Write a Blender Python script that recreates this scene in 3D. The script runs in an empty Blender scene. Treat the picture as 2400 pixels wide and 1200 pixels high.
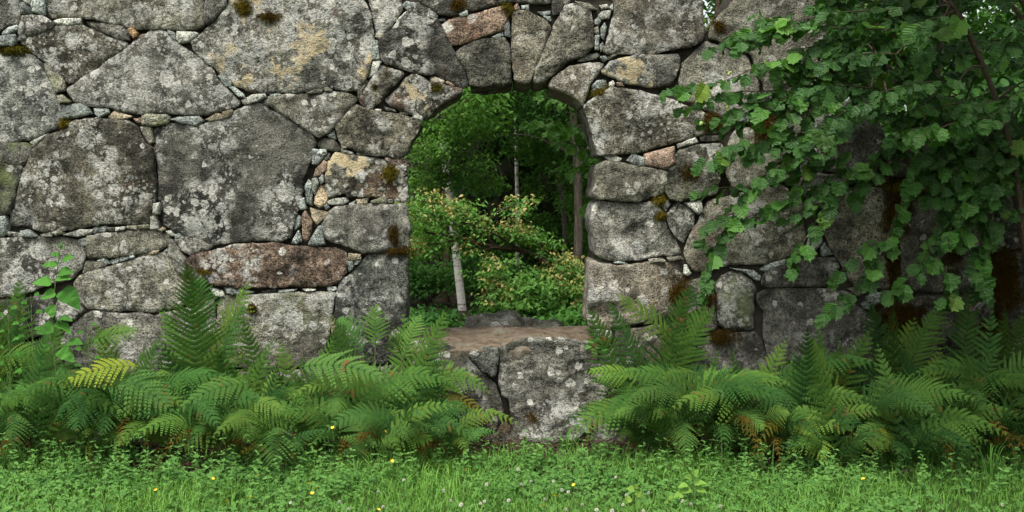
import bpy, math, random
import numpy as np
from mathutils import Vector, noise as mnoise
from mathutils.geometry import delaunay_2d_cdt, tessellate_polygon

random.seed(7); RNG = np.random.default_rng(7)
R = math.radians
scene = bpy.context.scene
COL = scene.collection

# ------------------------------------------------------------------ camera
CAM_H, DIST, FPX = 1.5, 7.0, 2800.0          # wall front stands at y = 0, camera at y = -7
cam_d = bpy.data.cameras.new('camera'); cam = bpy.data.objects.new('camera', cam_d); COL.objects.link(cam)
cam.location = (0, -DIST, CAM_H); cam.rotation_euler = (R(90), 0, 0)
cam_d.sensor_width = 36; cam_d.lens = FPX / 2400 * 36; cam_d.shift_y = -160 / 2400
cam_d.clip_start = 0.05; cam_d.clip_end = 1000
scene.camera = cam
# ------------------------------------------------------------------ sky and sun (overcast)
SUN_EL, SUN_AZ = 58, 205                      # azimuth clockwise from +y
world = bpy.data.worlds.new('World'); scene.world = world; world.use_nodes = True
wn = world.node_tree; wn.nodes.clear()
sky = wn.nodes.new('ShaderNodeTexSky'); sky.sky_type = 'NISHITA'; sky.sun_disc = False
sky.sun_elevation = R(SUN_EL); sky.sun_rotation = R(SUN_AZ); sky.dust_density = 4.0; sky.air_density = 1.2
hsv = wn.nodes.new('ShaderNodeHueSaturation'); hsv.inputs['Saturation'].default_value = 0.30
bg = wn.nodes.new('ShaderNodeBackground'); bg.inputs['Strength'].default_value = 0.13
wo = wn.nodes.new('ShaderNodeOutputWorld')
wn.links.new(sky.outputs[0], hsv.inputs['Color']); wn.links.new(hsv.outputs[0], bg.inputs[0]); wn.links.new(bg.outputs[0], wo.inputs[0])
sun_d = bpy.data.lights.new('sun', 'SUN'); sun_d.energy = 1.5; sun_d.angle = R(16); sun_d.color = (1.0, 0.965, 0.90)
sun = bpy.data.objects.new('sun', sun_d); COL.objects.link(sun)
sdir = Vector((math.sin(R(SUN_AZ)) * math.cos(R(SUN_EL)), math.cos(R(SUN_AZ)) * math.cos(R(SUN_EL)), math.sin(R(SUN_EL))))
sun.rotation_euler = sdir.to_track_quat('Z', 'Y').to_euler()
vs = scene.view_settings
vs.view_transform = 'Standard'; vs.look = 'None'; vs.gamma = 1.0; vs.exposure = 1.1; vs.use_curve_mapping = False
scene.cycles.max_bounces = 5; scene.cycles.diffuse_bounces = 3; scene.cycles.adaptive_threshold = 0.02; scene.cycles.transparent_max_bounces = 8
scene.cycles.use_denoising = True

# ------------------------------------------------------------------ helpers
def P(px, py, d=0.0):
    """photo position at d metres in front of the wall (negative: behind it) as a world point"""
    k = (DIST - d) / FPX
    return Vector(((px - 1200) * k, -d, CAM_H - (py - 440) * k))

def G(px, py):
    """photo position of a point on the ground"""
    t = CAM_H * FPX / (py - 440)
    return Vector(((px - 1200) * t / FPX, t - DIST, 0))

def mesh(name, verts, tris=None, quads=None, smooth=False, uv=None, tint=None):
    me = bpy.data.meshes.new(name)
    v = np.asarray(verts, dtype=np.float32).reshape(-1, 3)
    loops, starts, totals = [], [], []
    n = 0
    if tris is not None and len(tris):
        t = np.asarray(tris, dtype=np.int32).reshape(-1, 3); loops.append(t.ravel())
        starts.append(np.arange(len(t), dtype=np.int32) * 3 + n); n += t.size
    if quads is not None and len(quads):
        q = np.asarray(quads, dtype=np.int32).reshape(-1, 4); loops.append(q.ravel())
        starts.append(np.arange(len(q), dtype=np.int32) * 4 + n); n += q.size
    loops = np.concatenate(loops); starts = np.concatenate(starts)
    me.vertices.add(len(v)); me.vertices.foreach_set('co', v.ravel())
    me.loops.add(len(loops)); me.loops.foreach_set('vertex_index', loops)
    me.polygons.add(len(starts)); me.polygons.foreach_set('loop_start', starts)
    if uv is not None:
        lay = me.uv_layers.new(name='UVMap')
        u = np.asarray(uv, dtype=np.float32).reshape(-1, 2)[loops]
        lay.data.foreach_set('uv', u.ravel())
    if tint is not None:
        at = me.attributes.new('tint', 'FLOAT', 'POINT'); at.data.foreach_set('value', np.asarray(tint, dtype=np.float32))
    me.polygons.foreach_set('use_smooth', np.full(len(starts), smooth))
    me.update(calc_edges=True); me.validate()
    return me

def obj(name, me, mat=None, parent=None, loc=None, color=None):
    o = bpy.data.objects.new(name, me); COL.objects.link(o)
    if mat is not None and me is not None and not me.materials: me.materials.append(mat)
    if parent is not None: o.parent = parent
    if loc is not None: o.location = loc
    if color is not None: o.color = (*color, 1.0) if len(color) == 3 else color
    return o

def thing(name, label, cat, loc=(0, 0, 0), group=None):
    o = bpy.data.objects.new(name, None); COL.objects.link(o); o.location = loc
    o.empty_display_size = 0.1; o['label'] = label; o['category'] = cat
    if group: o['group'] = group
    return o

def tag(o, label=None, cat=None, group=None, kind=None):
    if label: o['label'] = label
    if cat: o['category'] = cat
    if group: o['group'] = group
    if kind: o['kind'] = kind
    return o

class MB:
    """collects triangles and quads with uv and tint"""
    def __init__(s): s.v, s.t, s.q, s.uv, s.ti, s.n = [], [], [], [], [], 0
    def add(s, v, t=None, q=None, uv=None, tint=0.5):
        v = np.asarray(v, dtype=np.float64).reshape(-1, 3); m = len(v)
        s.v.append(v)
        if t is not None and len(t): s.t.append(np.asarray(t).reshape(-1, 3) + s.n)
        if q is not None and len(q): s.q.append(np.asarray(q).reshape(-1, 4) + s.n)
        s.uv.append(np.zeros((m, 2)) if uv is None else np.asarray(uv).reshape(-1, 2))
        s.ti.append(np.full(m, tint) if np.isscalar(tint) else np.asarray(tint)); s.n += m
    def build(s, name, smooth=False, origin=None):
        v = np.concatenate(s.v)
        if origin is not None: v = v - np.asarray(origin)
        return mesh(name, v, np.concatenate(s.t) if s.t else None, np.concatenate(s.q) if s.q else None, smooth,
                    np.concatenate(s.uv), np.concatenate(s.ti))

def unit(a): return a / np.maximum(np.linalg.norm(a, axis=-1, keepdims=True), 1e-9)

def tube(mb, pts, radii, sides=6, tint=0.5, wob=0.0):
    pts = np.asarray([tuple(p) for p in pts], float); n = len(pts)
    radii = np.broadcast_to(np.asarray(radii, float), (n,))
    tan = unit(np.gradient(pts, axis=0))
    ref = np.array([0.31, 0.87, 0.17]); a = unit(np.cross(tan, ref)); b = np.cross(tan, a)
    ang = np.arange(sides) / sides * 2 * math.pi
    rr = radii[:, None] * (1 + wob * (RNG.random((n, sides)) - .5))
    v = pts[:, None] + rr[..., None] * (np.cos(ang)[None, :, None] * a[:, None] + np.sin(ang)[None, :, None] * b[:, None])
    i = np.arange(n - 1)[:, None] * sides; j = np.arange(sides)[None]
    q = np.stack([i + j, i + (j + 1) % sides, i + sides + (j + 1) % sides, i + sides + j], -1)
    uv = np.stack(np.broadcast_arrays(np.linspace(0, 1, n)[:, None], ang[None] / 6.28), -1)
    mb.add(v, q=q, uv=uv, tint=tint)

def spline(pts, n):
    """Catmull-Rom through pts"""
    p = np.asarray([tuple(q) for q in pts], float)
    if len(p) == 2: return p[0] + np.linspace(0, 1, n)[:, None] * (p[1] - p[0])
    e = np.vstack([2 * p[0] - p[1], p, 2 * p[-1] - p[-2]])
    u = np.linspace(0, len(p) - 1 - 1e-6, n); k = u.astype(int); t = (u - k)[:, None]
    a, b, c, d = e[k], e[k + 1], e[k + 2], e[k + 3]
    return 0.5 * (2 * b + (c - a) * t + (2 * a - 5 * b + 4 * c - d) * t ** 2 + (3 * b - a - 3 * c + d) * t ** 3)

# ------------------------------------------------------------------ materials
class NT:
    def __init__(s, name):
        s.m = bpy.data.materials.new(name); s.m.use_nodes = True; s.t = s.m.node_tree; s.t.nodes.clear()
        s.out = s.t.nodes.new('ShaderNodeOutputMaterial')
    def n(s, kind, **kw):
        nd = s.t.nodes.new('ShaderNode' + kind)
        for k, v in kw.items():
            if hasattr(nd, k) and k not in nd.inputs: setattr(nd, k, v)
            else: s.set(nd, k, v)
        return nd
    def set(s, nd, k, v):
        sock = nd.inputs[k]
        if isinstance(v, bpy.types.NodeSocket): s.t.links.new(v, sock)
        else: sock.default_value = v
    def math(s, op, a, b=0.0, c=None, clamp=False):
        nd = s.t.nodes.new('ShaderNodeMath'); nd.operation = op; nd.use_clamp = clamp
        s.set(nd, 0, a); s.set(nd, 1, b)
        if c is not None: s.set(nd, 2, c)
        return nd.outputs[0]
    def mix(s, f, a, b, mode='MIX'):
        nd = s.t.nodes.new('ShaderNodeMix'); nd.data_type = 'RGBA'; nd.blend_type = mode; nd.clamp_factor = True
        s.set(nd, 0, f); s.set(nd, 6, a if isinstance(a, bpy.types.NodeSocket) else (*a, 1)[:4]); s.set(nd, 7, b if isinstance(b, bpy.types.NodeSocket) else (*b, 1)[:4])
        return nd.outputs[2]
    def ramp(s, f, lo, hi, a=0.0, b=1.0):
        nd = s.t.nodes.new('ShaderNodeMapRange'); nd.interpolation_type = 'SMOOTHSTEP'
        s.set(nd, 0, f); s.set(nd, 1, lo); s.set(nd, 2, hi); s.set(nd, 3, a); s.set(nd, 4, b)
        return nd.outputs[0]
    def noise(s, vec, scale, detail=4.0, rough=0.55, dist=0.0):
        nd = s.n('TexNoise'); s.set(nd, 'Vector', vec); s.set(nd, 'Scale', scale); s.set(nd, 'Detail', detail)
        s.set(nd, 'Roughness', rough); s.set(nd, 'Distortion', dist)
        return nd.outputs
    def voro(s, vec, scale, rnd=1.0):
        nd = s.n('TexVoronoi'); s.set(nd, 'Vector', vec); s.set(nd, 'Scale', scale); s.set(nd, 'Randomness', rnd)
        return nd.outputs
    def vmath(s, op, a, b, scale=None):
        nd = s.t.nodes.new('ShaderNodeVectorMath'); nd.operation = op; s.set(nd, 0, a); s.set(nd, 1, b)
        if scale is not None: s.set(nd, 3, scale)
        return nd.outputs[0]
    def prop(s, name, typ='OBJECT'):
        nd = s.t.nodes.new('ShaderNodeAttribute'); nd.attribute_type = typ; nd.attribute_name = name
        return nd.outputs['Fac']
    def finish(s, shader): s.t.links.new(shader, s.out.inputs[0]); return s.m

def stone_material():
    m = NT('weathered_granite')
    tc = m.n('TexCoord').outputs['Object']; oi = m.n('ObjectInfo')
    off = m.n('CombineXYZ'); m.set(off, 0, m.math('MULTIPLY', oi.outputs['Random'], 91.0)); m.set(off, 1, m.math('MULTIPLY', oi.outputs['Random'], 37.0)); m.set(off, 2, m.math('MULTIPLY', oi.outputs['Random'], 53.0))
    sc = m.n('CombineXYZ'); rr_ = m.math('MULTIPLY_ADD', m.math('FRACT', m.math('MULTIPLY', oi.outputs['Random'], 17.3)), .75, .70); [m.set(sc, i, rr_) for i in range(3)]
    co = m.vmath('ADD', m.vmath('MULTIPLY', tc, sc.outputs[0]), off.outputs[0])
    lich, yel, grn, rust, pale = (m.prop(k) for k in ('lichen', 'yellow', 'green', 'rust', 'pale'))
    big = m.noise(co, 2.6, 2, .6)[0]; mid = m.noise(co, 8.5, 4, .72)[0]; fine = m.noise(co, 44, 1, .8)[0]; grain = m.noise(co, 150, 0, .7)[0]
    warp = m.noise(co, 24, 2, .65)[1]
    cw = m.vmath('ADD', co, m.vmath('SCALE', m.vmath('SUBTRACT', warp, (.5, .5, .5)), (0, 0, 0), 0.045))
    # weathered base: dark crust over granite
    crust = m.ramp(m.math('ADD', m.math('MULTIPLY', mid, .7), m.math('MULTIPLY', big, .5)), .48, .72)
    base = m.mix(crust, (.029, .028, .024), (.118, .113, .098))
    base = m.mix(pale, base, m.mix(crust, (.10, .095, .085), (.22, .21, .187)))
    base = m.mix(1.0, base, oi.outputs['Color'], 'MULTIPLY')
    g = m.math('MULTIPLY_ADD', m.math('SUBTRACT', fine, .5), m.math('MULTIPLY_ADD', m.math('FRACT', m.math('MULTIPLY', oi.outputs['Random'], 71.3)), 2.2, .9), 1.0)
    g = m.math('MULTIPLY_ADD', m.math('SUBTRACT', grain, .5), 2.4, g, clamp=False)
    g = m.math('MAXIMUM', g, .25)
    gc = m.n('CombineColor'); [m.set(gc, i, g) for i in range(3)]
    base = m.mix(1.0, base, gc.outputs[0], 'MULTIPLY')
    val = m.math('MULTIPLY_ADD', m.math('FRACT', m.math('MULTIPLY', oi.outputs['Random'], 41.7)), .5, .78)
    strk = m.noise(m.vmath('MULTIPLY', co, (11.0, 11.0, 1.6)), 1.0, 3, .6)[0]
    val = m.math('MULTIPLY', val, m.ramp(strk, .50, .66, 1.0, .62))
    vc = m.n('CombineColor'); m.set(vc, 0, m.math('MULTIPLY', val, 1.05)); m.set(vc, 1, m.math('MULTIPLY', val, 1.07)); m.set(vc, 2, m.math('MULTIPLY', val, .99))
    base = m.mix(1.0, base, vc.outputs[0], 'MULTIPLY')
    # rusty seep
    rm = m.math('MULTIPLY', m.ramp(m.noise(co, 3.2, 3, .7)[0], .56, .72), rust)
    base = m.mix(m.math('MULTIPLY', rm, .75), base, (.23, .085, .035))
    # green algae
    gm = m.math('MULTIPLY', m.ramp(m.noise(co, 4.1, 3, .7)[0], .46, .68), grn)
    base = m.mix(m.math('MULTIPLY', gm, .7), base, (.15, .19, .06))
    # grey crust lichen : discs of three sizes
    def discs(scale, lo, hi, seed, edge):
        v = m.n('TexVoronoi'); m.set(v, 'Vector', m.vmath('ADD', cw, (seed, seed * .7, seed * 1.3))); m.set(v, 'Scale', scale)
        sep = m.n('SeparateColor'); m.set(sep, 0, v.outputs['Color'])
        rad = m.ramp(sep.outputs[0], 0, 1, lo, hi)
        return m.math('SUBTRACT', 1.0, m.ramp(m.math('SUBTRACT', v.outputs['Distance'], rad), -edge, edge)), sep.outputs[1]
    clus = m.noise(co, 3.0, 3, .6)[0]
    thr = m.math('SUBTRACT', .74, m.math('MULTIPLY', lich, .50))
    cm = m.ramp(m.math('SUBTRACT', clus, thr), -.06, .10)
    d1, r1 = discs(17, -.25, .52, 3, .05); d2, r2 = discs(36, -.2, .50, 11, .07); d3, r3 = discs(8.5, -.45, .55, 23, .035)
    lm = m.math('MAXIMUM', m.math('MAXIMUM', d1, m.math('MULTIPLY', d2, .8)), d3)
    blot = m.ramp(m.noise(cw, 7.5, 4, .8)[0], .49, .58)
    lm = m.math('MAXIMUM', lm, m.math('MULTIPLY', blot, .92))
    lm = m.math('MULTIPLY', m.math('MULTIPLY', lm, cm), m.ramp(fine, .30, .50, .45, 1.0))
    few = m.math('MULTIPLY', m.math('MULTIPLY', d1, m.ramp(r1, .70, .76)), m.ramp(lich, 0, .5))
    lm = m.math('MAXIMUM', lm, few)
    lcol = m.mix(r1, (.28, .285, .26), (.42, .41, .355)); lcol = m.mix(.5, lcol, gc.outputs[0], 'MULTIPLY')
    base = m.mix(m.math('MULTIPLY', lm, .80), base, lcol)
    # cream / ochre lichen
    ym = m.math('MULTIPLY', m.ramp(m.noise(cw, 5.2, 3, .7)[0], .53, .58), m.ramp(m.math('SUBTRACT', m.noise(m.vmath('ADD', co, (7, 3, 5)), 2.4, 3, .6)[0], m.math('SUBTRACT', .84, m.math('MULTIPLY', yel, .5))), -.03, .06))
    ycol = m.mix(m.noise(co, 16, 1, .6)[0], (.30, .23, .12), (.42, .37, .24))
    base = m.mix(m.math('MULTIPLY', ym, .85), base, m.mix(.4, ycol, gc.outputs[0], 'MULTIPLY'))
    hgt = m.math('ADD', m.math('MULTIPLY', fine, .9), m.math('MULTIPLY', grain, .45))
    bump = m.n('Bump'); m.set(bump, 'Height', hgt); m.set(bump, 'Strength', .9); m.set(bump, 'Distance', .012)
    b = m.n('BsdfPrincipled'); m.set(b, 'Base Color', base); m.set(b, 'Roughness', .93); m.set(b, 'Specular IOR Level', .22); m.set(b, 'Normal', bump.outputs[0])
    return m.finish(b.outputs[0])

def leaf_material(name, dark, light, trans=.32, rough=.5, usecolor=True, vein=0.0, spec=.35, hue=(.25, .30, .03), brown=0.0):
    """leaf blade: colour spreads from dark to light by the tint of each leaf and the object's own colour"""
    m = NT(name)
    oi = m.n('ObjectInfo'); t = m.prop('tint', 'GEOMETRY')
    f = m.math('ADD', t, m.math('MULTIPLY', m.math('SUBTRACT', oi.outputs['Random'], .5), .5), clamp=True)
    c = m.mix(f, dark, light)
    nz = m.noise(m.n('NewGeometry').outputs['Position'], 21, 3, .6)[0]
    c = m.mix(m.ramp(nz, .42, .75, 0, .35), c, hue)
    if usecolor: c = m.mix(1.0, c, oi.outputs['Color'], 'MULTIPLY')
    if brown: c = m.mix(m.ramp(m.noise(m.n('NewGeometry').outputs['Position'], 11, 2, .7)[0], .66 - brown, .72, 0, .8), c, (.15, .075, .025))
    nrm = None
    if vein:
        uv = m.n('TexCoord').outputs['UV']; sp = m.n('SeparateXYZ'); m.set(sp, 0, uv)
        ay = m.math('ABSOLUTE', sp.outputs[1])
        w = m.math('SINE', m.math('MULTIPLY', m.math('SUBTRACT', sp.outputs[0], m.math('MULTIPLY', ay, .75)), 50.0))
        v = m.math('MAXIMUM', m.ramp(w, .70, 1.0), m.ramp(ay, .028, .0))
        c = m.mix(m.math('MULTIPLY', v, vein), c, (.30, .40, .13))
        bp = m.n('Bump'); m.set(bp, 'Height', w); m.set(bp, 'Strength', .5); m.set(bp, 'Distance', .002); nrm = bp.outputs[0]
    b = m.n('BsdfPrincipled'); m.set(b, 'Base Color', c); m.set(b, 'Roughness', rough); m.set(b, 'Specular IOR Level', spec)
    tr = m.n('BsdfTranslucent'); m.set(tr, 'Color', m.mix(1.0, c, (1.25, 1.35, .55), 'MULTIPLY'))
    if nrm is not None: m.set(b, 'Normal', nrm)
    mx = m.n('MixShader'); m.set(mx, 0, trans); m.t.links.new(b.outputs[0], mx.inputs[1]); m.t.links.new(tr.outputs[0], mx.inputs[2])
    return m.finish(mx.outputs[0])

def plain(name, a, b_, scale=12, rough=.9, bump=.4, dist=.01, detail=6, stretch=(1, 1, 1), spec=.25, c3=None, lo=.36, hi=.66):
    m = NT(name); tc = m.n('TexCoord').outputs['Object']
    mp = m.n('Mapping'); m.set(mp, 'Vector', tc); m.set(mp, 'Scale', stretch)
    n1 = m.noise(mp.outputs[0], scale, detail, .68)[0]; n2 = m.noise(mp.outputs[0], scale * 7, 3, .7)[0]
    f = m.ramp(m.math('ADD', m.math('MULTIPLY', n1, .7), m.math('MULTIPLY', n2, .3)), lo, hi)
    c = m.mix(f, a, b_)
    if c3: c = m.mix(m.ramp(m.noise(mp.outputs[0], scale * .4, 4, .6)[0], .52, .66), c, c3)
    bp = m.n('Bump'); m.set(bp, 'Height', m.math('ADD', n1, m.math('MULTIPLY', n2, .5))); m.set(bp, 'Strength', bump); m.set(bp, 'Distance', dist)
    s = m.n('BsdfPrincipled'); m.set(s, 'Base Color', c); m.set(s, 'Roughness', rough); m.set(s, 'Specular IOR Level', spec); m.set(s, 'Normal', bp.outputs[0])
    return m.finish(s.outputs[0])

M_STONE = stone_material()
M_CORE = plain('joint_earth', (.022, .019, .014), (.065, .056, .042), 20)
M_SOIL = plain('forest_soil', (.020, .014, .009), (.065, .045, .026), 9, bump=.7, dist=.02)
M_DUST = plain('sill_needle_litter', (.085, .064, .043), (.235, .185, .125), 14, bump=1.0, dist=.02, c3=(.20, .185, .14))
M_GROUND = plain('lawn_soil', (.030, .040, .014), (.07, .085, .03), 7, bump=.8, dist=.02)
M_MOSS = leaf_material('moss', (.022, .017, .004), (.115, .085, .012), .15, .85, hue=(.09, .10, .012), spec=.1)
M_FERN = leaf_material('fern_frond', (.020, .060, .015), (.094, .192, .042), .22, .7, hue=(.12, .20, .035), brown=.02, spec=.06)
M_HAZEL = leaf_material('hazel_leaf', (.026, .090, .020), (.085, .235, .036), .30, .45, vein=.22, hue=(.10, .25, .035), spec=.28)
M_GRASS = leaf_material('grass_blade', (.060, .160, .030), (.170, .340, .064), .28, .65, hue=(.165, .29, .055), spec=.08)
M_HERB = leaf_material('herb_leaf', (.048, .142, .030), (.150, .305, .070), .28, .65, hue=(.155, .29, .065), spec=.10)
M_TREE = leaf_material('tree_leaf', (.034, .098, .022), (.112, .235, .046), .36, .6, hue=(.10, .19, .04), spec=.12)
M_NEEDLE = leaf_material('spruce_twigs', (.016, .028, .010), (.060, .060, .030), .12, .8, hue=(.055, .048, .03), spec=.15)
M_TIP = leaf_material('young_tan_leaf', (.23, .195, .055), (.42, .365, .13), .30, .5, hue=(.42, .30, .12))
M_TWIG = plain('twig_bark', (.035, .024, .014), (.10, .075, .05), 60)
M_BARK = plain('grey_bark', (.045, .036, .026), (.15, .125, .095), 9, stretch=(3, 3, .6), bump=.9, dist=.02)
M_BROWNBARK = plain('brown_bark', (.04, .026, .017), (.13, .085, .055), 9, stretch=(3, 3, .5), bump=.9, dist=.02)
M_BIRCH = plain('birch_bark', (.06, .05, .045), (.62, .59, .53), 5, stretch=(.6, .6, 3.4), bump=.4, rough=.7, lo=.40, hi=.50)
M_STEM = plain('green_stem', (.06, .12, .03), (.12, .20, .05), 40)
M_RACHIS = plain('fern_rachis', (.10, .12, .035), (.17, .19, .06), 40)
M_WHITE = plain('clover_petal', (.48, .44, .36), (.80, .78, .70), 90, rough=.7)
M_YELLOW = plain('buttercup_petal', (.75, .50, .01), (.85, .62, .03), 60, rough=.35, spec=.5)
M_NUT = plain('green_nut', (.22, .30, .08), (.36, .42, .14), 60, rough=.6)

# ------------------------------------------------------------------ ground
def ground():
    mb = MB()
    xs = np.concatenate([np.linspace(-300, -8, 12), np.linspace(-7, 7, 57), np.linspace(8, 300, 12)])
    ys = np.concatenate([np.linspace(-200, -9, 8), np.linspace(-8, 14, 89), np.linspace(16, 400, 14)])
    X, Y = np.meshgrid(xs, ys); Z = np.array([[mnoise.noise((x * .7, y * .7, 3)) * .02 + mnoise.noise((x * 3, y * 3, 9)) * .008 for x in xs] for y in ys])
    v = np.stack([X, Y, Z - .02], -1); nx = len(xs); i, j = np.meshgrid(np.arange(len(ys) - 1), np.arange(nx - 1), indexing='ij')
    a = i * nx + j
    mb.add(v.reshape(-1, 3), q=np.stack([a, a + 1, a + nx + 1, a + nx], -1))
    o = obj('ground', mb.build('ground', True), M_GROUND); tag(o, kind='structure')
    mb = MB()
    xs = np.linspace(-30, 30, 90); ys = np.concatenate([np.linspace(-.75, 8, 50), np.linspace(8.4, 45, 40)])
    X, Y = np.meshgrid(xs, ys); Z = np.array([[.012 + mnoise.noise((x * .5, y * .5, 7)) * .04 * min(1, max(0, y + .3)) + mnoise.noise((x * 4, y * 4, 1)) * .006 for x in xs] for y in ys])
    v = np.stack([X, Y, Z], -1); nx = len(xs); i, j = np.meshgrid(np.arange(len(ys) - 1), np.arange(nx - 1), indexing='ij'); a = i * nx + j
    mb.add(v.reshape(-1, 3), q=np.stack([a, a + 1, a + nx + 1, a + nx], -1))
    o = obj('terrain', mb.build('forest_floor', True), M_SOIL); tag(o, kind='structure')
ground()

# ------------------------------------------------------------------ the wall, stone by stone
wall = thing('stone_wall', 'old dry stone wall of lichened granite boulders with an arched opening', 'wall', (0, .4, 0)); wall['kind'] = 'thing'

def poly_px(txt): return [tuple(float(c) for c in p.split(',')) for p in txt.split()]

def stone(txt, tone=(1, 1, 1), lichen=.5, yellow=0.0, green=0.0, rust=0.0, pale=0.0, out=None, deep=.34, big=True, edge=None, rough=1.0, cuts=2, name=None, dents=()):
    """one stone: its outline on the face of the wall, a weathered rounded face, sides running into the wall"""
    pts = np.array([tuple(P(x, y).xz) for x, y in poly_px(txt)])
    seed = random.random() * 100
    # soften the corners, then refine the outline
    for rep in range(1):
        q = []
        for a, b in zip(pts, np.roll(pts, -1, 0)):
            L = np.linalg.norm(b - a); k = min(.20, .006 / max(L, 1e-4)) if big else .035
            q += [a + (b - a) * k, b - (b - a) * k]
        pts = np.array(q)
    area = .5 * abs(np.dot(pts[:, 0], np.roll(pts[:, 1], 1)) - np.dot(pts[:, 1], np.roll(pts[:, 0], 1)))
    size = math.sqrt(area); sp = min(.0145, max(.006, size / 12))
    ring = []
    for a, b in zip(pts, np.roll(pts, -1, 0)):
        n = max(1, int(round(np.linalg.norm(b - a) / (sp * 1.1))))
        for i in range(n): ring.append(a + (b - a) * i / n)
    ring = np.array(ring); c = ring.mean(0)
    if np.sum(ring[:, 0] * np.roll(ring[:, 1], -1) - ring[:, 1] * np.roll(ring[:, 0], -1)) < 0: ring = ring[::-1]
    tang = np.roll(ring, -1, 0) - np.roll(ring, 1, 0); nor = unit(np.stack([tang[:, 1], -tang[:, 0]], 1))
    amp = .006 if big else .0025
    ring = ring + nor * np.array([[mnoise.noise((p[0] * 9, p[1] * 9, seed)) * amp + mnoise.noise((p[0] * 30, p[1] * 30, seed)) * amp * 1.1 + (.0036 if big else .0012)] for p in ring])
    n = len(ring)
    lo, hi = ring.min(0), ring.max(0)
    gx, gz = np.meshgrid(np.arange(lo[0] + sp, hi[0], sp), np.arange(lo[1] + sp, hi[1], sp)); gx = gx + (np.arange(gx.shape[0]) % 2)[:, None] * sp * .5
    g = np.stack([gx.ravel(), gz.ravel()], 1); g = g + (RNG.random(g.shape) - .5) * sp * .4
    a, b = ring, np.roll(ring, -1, 0); ab = b - a
    def dist(p):
        t = np.clip(((p[:, None] - a) * ab).sum(-1) / np.maximum((ab ** 2).sum(-1), 1e-12), 0, 1)
        return np.linalg.norm(p[:, None] - (a + t[..., None] * ab), axis=-1).min(1)
    def inside(p):
        x, z = p[:, 0][:, None], p[:, 1][:, None]
        cr = ((a[:, 1] > z) != (b[:, 1] > z)) & (x < (b[:, 0] - a[:, 0]) * (z - a[:, 1]) / np.where(np.abs(b[:, 1] - a[:, 1]) < 1e-9, 1e-9, b[:, 1] - a[:, 1]) + a[:, 0])
        return cr.sum(1) % 2 == 1
    g = g[inside(g)]
    d = dist(g) if len(g) else np.zeros(0); k = d > sp * .55; g, d = g[k], d[k]
    res = delaunay_2d_cdt([Vector(p) for p in np.vstack([ring, g])], [(i, (i + 1) % n) for i in range(n)], [], 1, 1e-7)
    vv = np.array([tuple(p) for p in res[0]]); tri = [f for f in res[2]]
    orig = res[3]; rmap = {}
    for i, o_ in enumerate(orig):
        for q in o_: rmap[q] = i
    dd = dist(vv); inrad = max(dd.max(), 1e-3)
    r = edge if edge else (min(random.uniform(.003, .009), inrad * .45) if big else inrad * .28)
    t = np.clip(dd / r, 0, 1)
    bulge = .006 if big else inrad * .20
    h = -(r * .75) * (1 - np.sqrt(np.maximum(0, 1 - (1 - t) ** 2))) + bulge * np.clip(dd / inrad, 0, 1) ** .7
    tilt = (RNG.random(2) - .5) * (.09 if big else .5)
    h = h + (vv - c) @ tilt
    for kcut in range(cuts):                                  # broken facets
        ang = RNG.random() * 6.28; dr = np.array([math.cos(ang), math.sin(ang)])
        ext = ((vv - c) @ dr).max(); s0 = ext * (.35 + .4 * RNG.random()); sl = .08 + .24 * RNG.random()
        wv = np.array([mnoise.noise((p[0] * 5, p[1] * 5, seed + kcut)) * .02 for p in vv])
        h = np.minimum(h, h.max() * .9 - sl * ((vv - c) @ dr - s0) + wv)
    for (x0, y0, rx, ry, dep) in dents:
        q = P(x0, y0); e = np.sqrt(((vv[:, 0] - q.x) / (rx / 400)) ** 2 + ((vv[:, 1] - q.z) / (ry / 400)) ** 2)
        h = h - dep * np.clip((1.15 - e) / .35, 0, 1)
    f1 = np.array([mnoise.fractal((p[0] * 3.2, seed, p[1] * 3.2), 1.0, 2.0, 3) for p in vv]) * (.016 if big else .004)
    f2 = np.array([mnoise.fractal((p[0] * 13, seed, p[1] * 13), .7, 2.1, 4) for p in vv]) * (.0075 if big else .0035)
    rid = np.array([abs(mnoise.noise((p[0] * 6, seed + 5, p[1] * 14))) for p in vv]) * (.012 if big else .003)
    h = h + (f1 + f2 + rid) * rough
    if out is None: out = (random.uniform(-.006, .016) if big else random.uniform(-.010, .018))
    V = np.stack([vv[:, 0], -(h + out), vv[:, 1]], 1)
    # sides: rings going back from the outline
    oi = np.array([rmap[i] for i in range(n)])
    rows = max(2, int(deep / .05)) if deep > .5 else 3
    allv = [V]; prev = oi; base = len(V); quads = []
    cen = np.array([c[0], c[1]])
    for rr in range(1, rows + 1):
        fr = rr / rows; y0 = V[oi, 1]; y1 = deep
        off = np.array([mnoise.noise((p[0] * 5, fr * deep * 6, p[1] * 5 + seed)) * (.014 if big else .004) for p in ring])
        rg = ring + nor * (off - (.0 if deep > .5 else .010 * fr))[:, None] + (cen - ring) * (0 if deep > .5 else .12 * fr)
        allv.append(np.stack([rg[:, 0], y0 + (y1 - y0) * fr, rg[:, 1]], 1))
        cur = np.arange(n) + base; base += n
        quads.append(np.stack([np.roll(prev, -1), prev, cur, np.roll(cur, -1)], 1)); prev = cur
    allv.append(np.array([[c[0], deep, c[1]]])); cap = np.stack([np.roll(prev, -1), prev, np.full(n, base)], 1)
    allv = np.concatenate(allv); org = np.array([c[0], 0, c[1]])
    tr = np.array(tri)
    e1 = vv[tr[:, 1]] - vv[tr[:, 0]]; e2 = vv[tr[:, 2]] - vv[tr[:, 0]]; fl = (e1[:, 0] * e2[:, 1] - e1[:, 1] * e2[:, 0]) < 0
    tr[fl] = tr[fl][:, ::-1]
    me = mesh('stone', allv - org, np.concatenate([tr, cap]), np.concatenate(quads), True)
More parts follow.
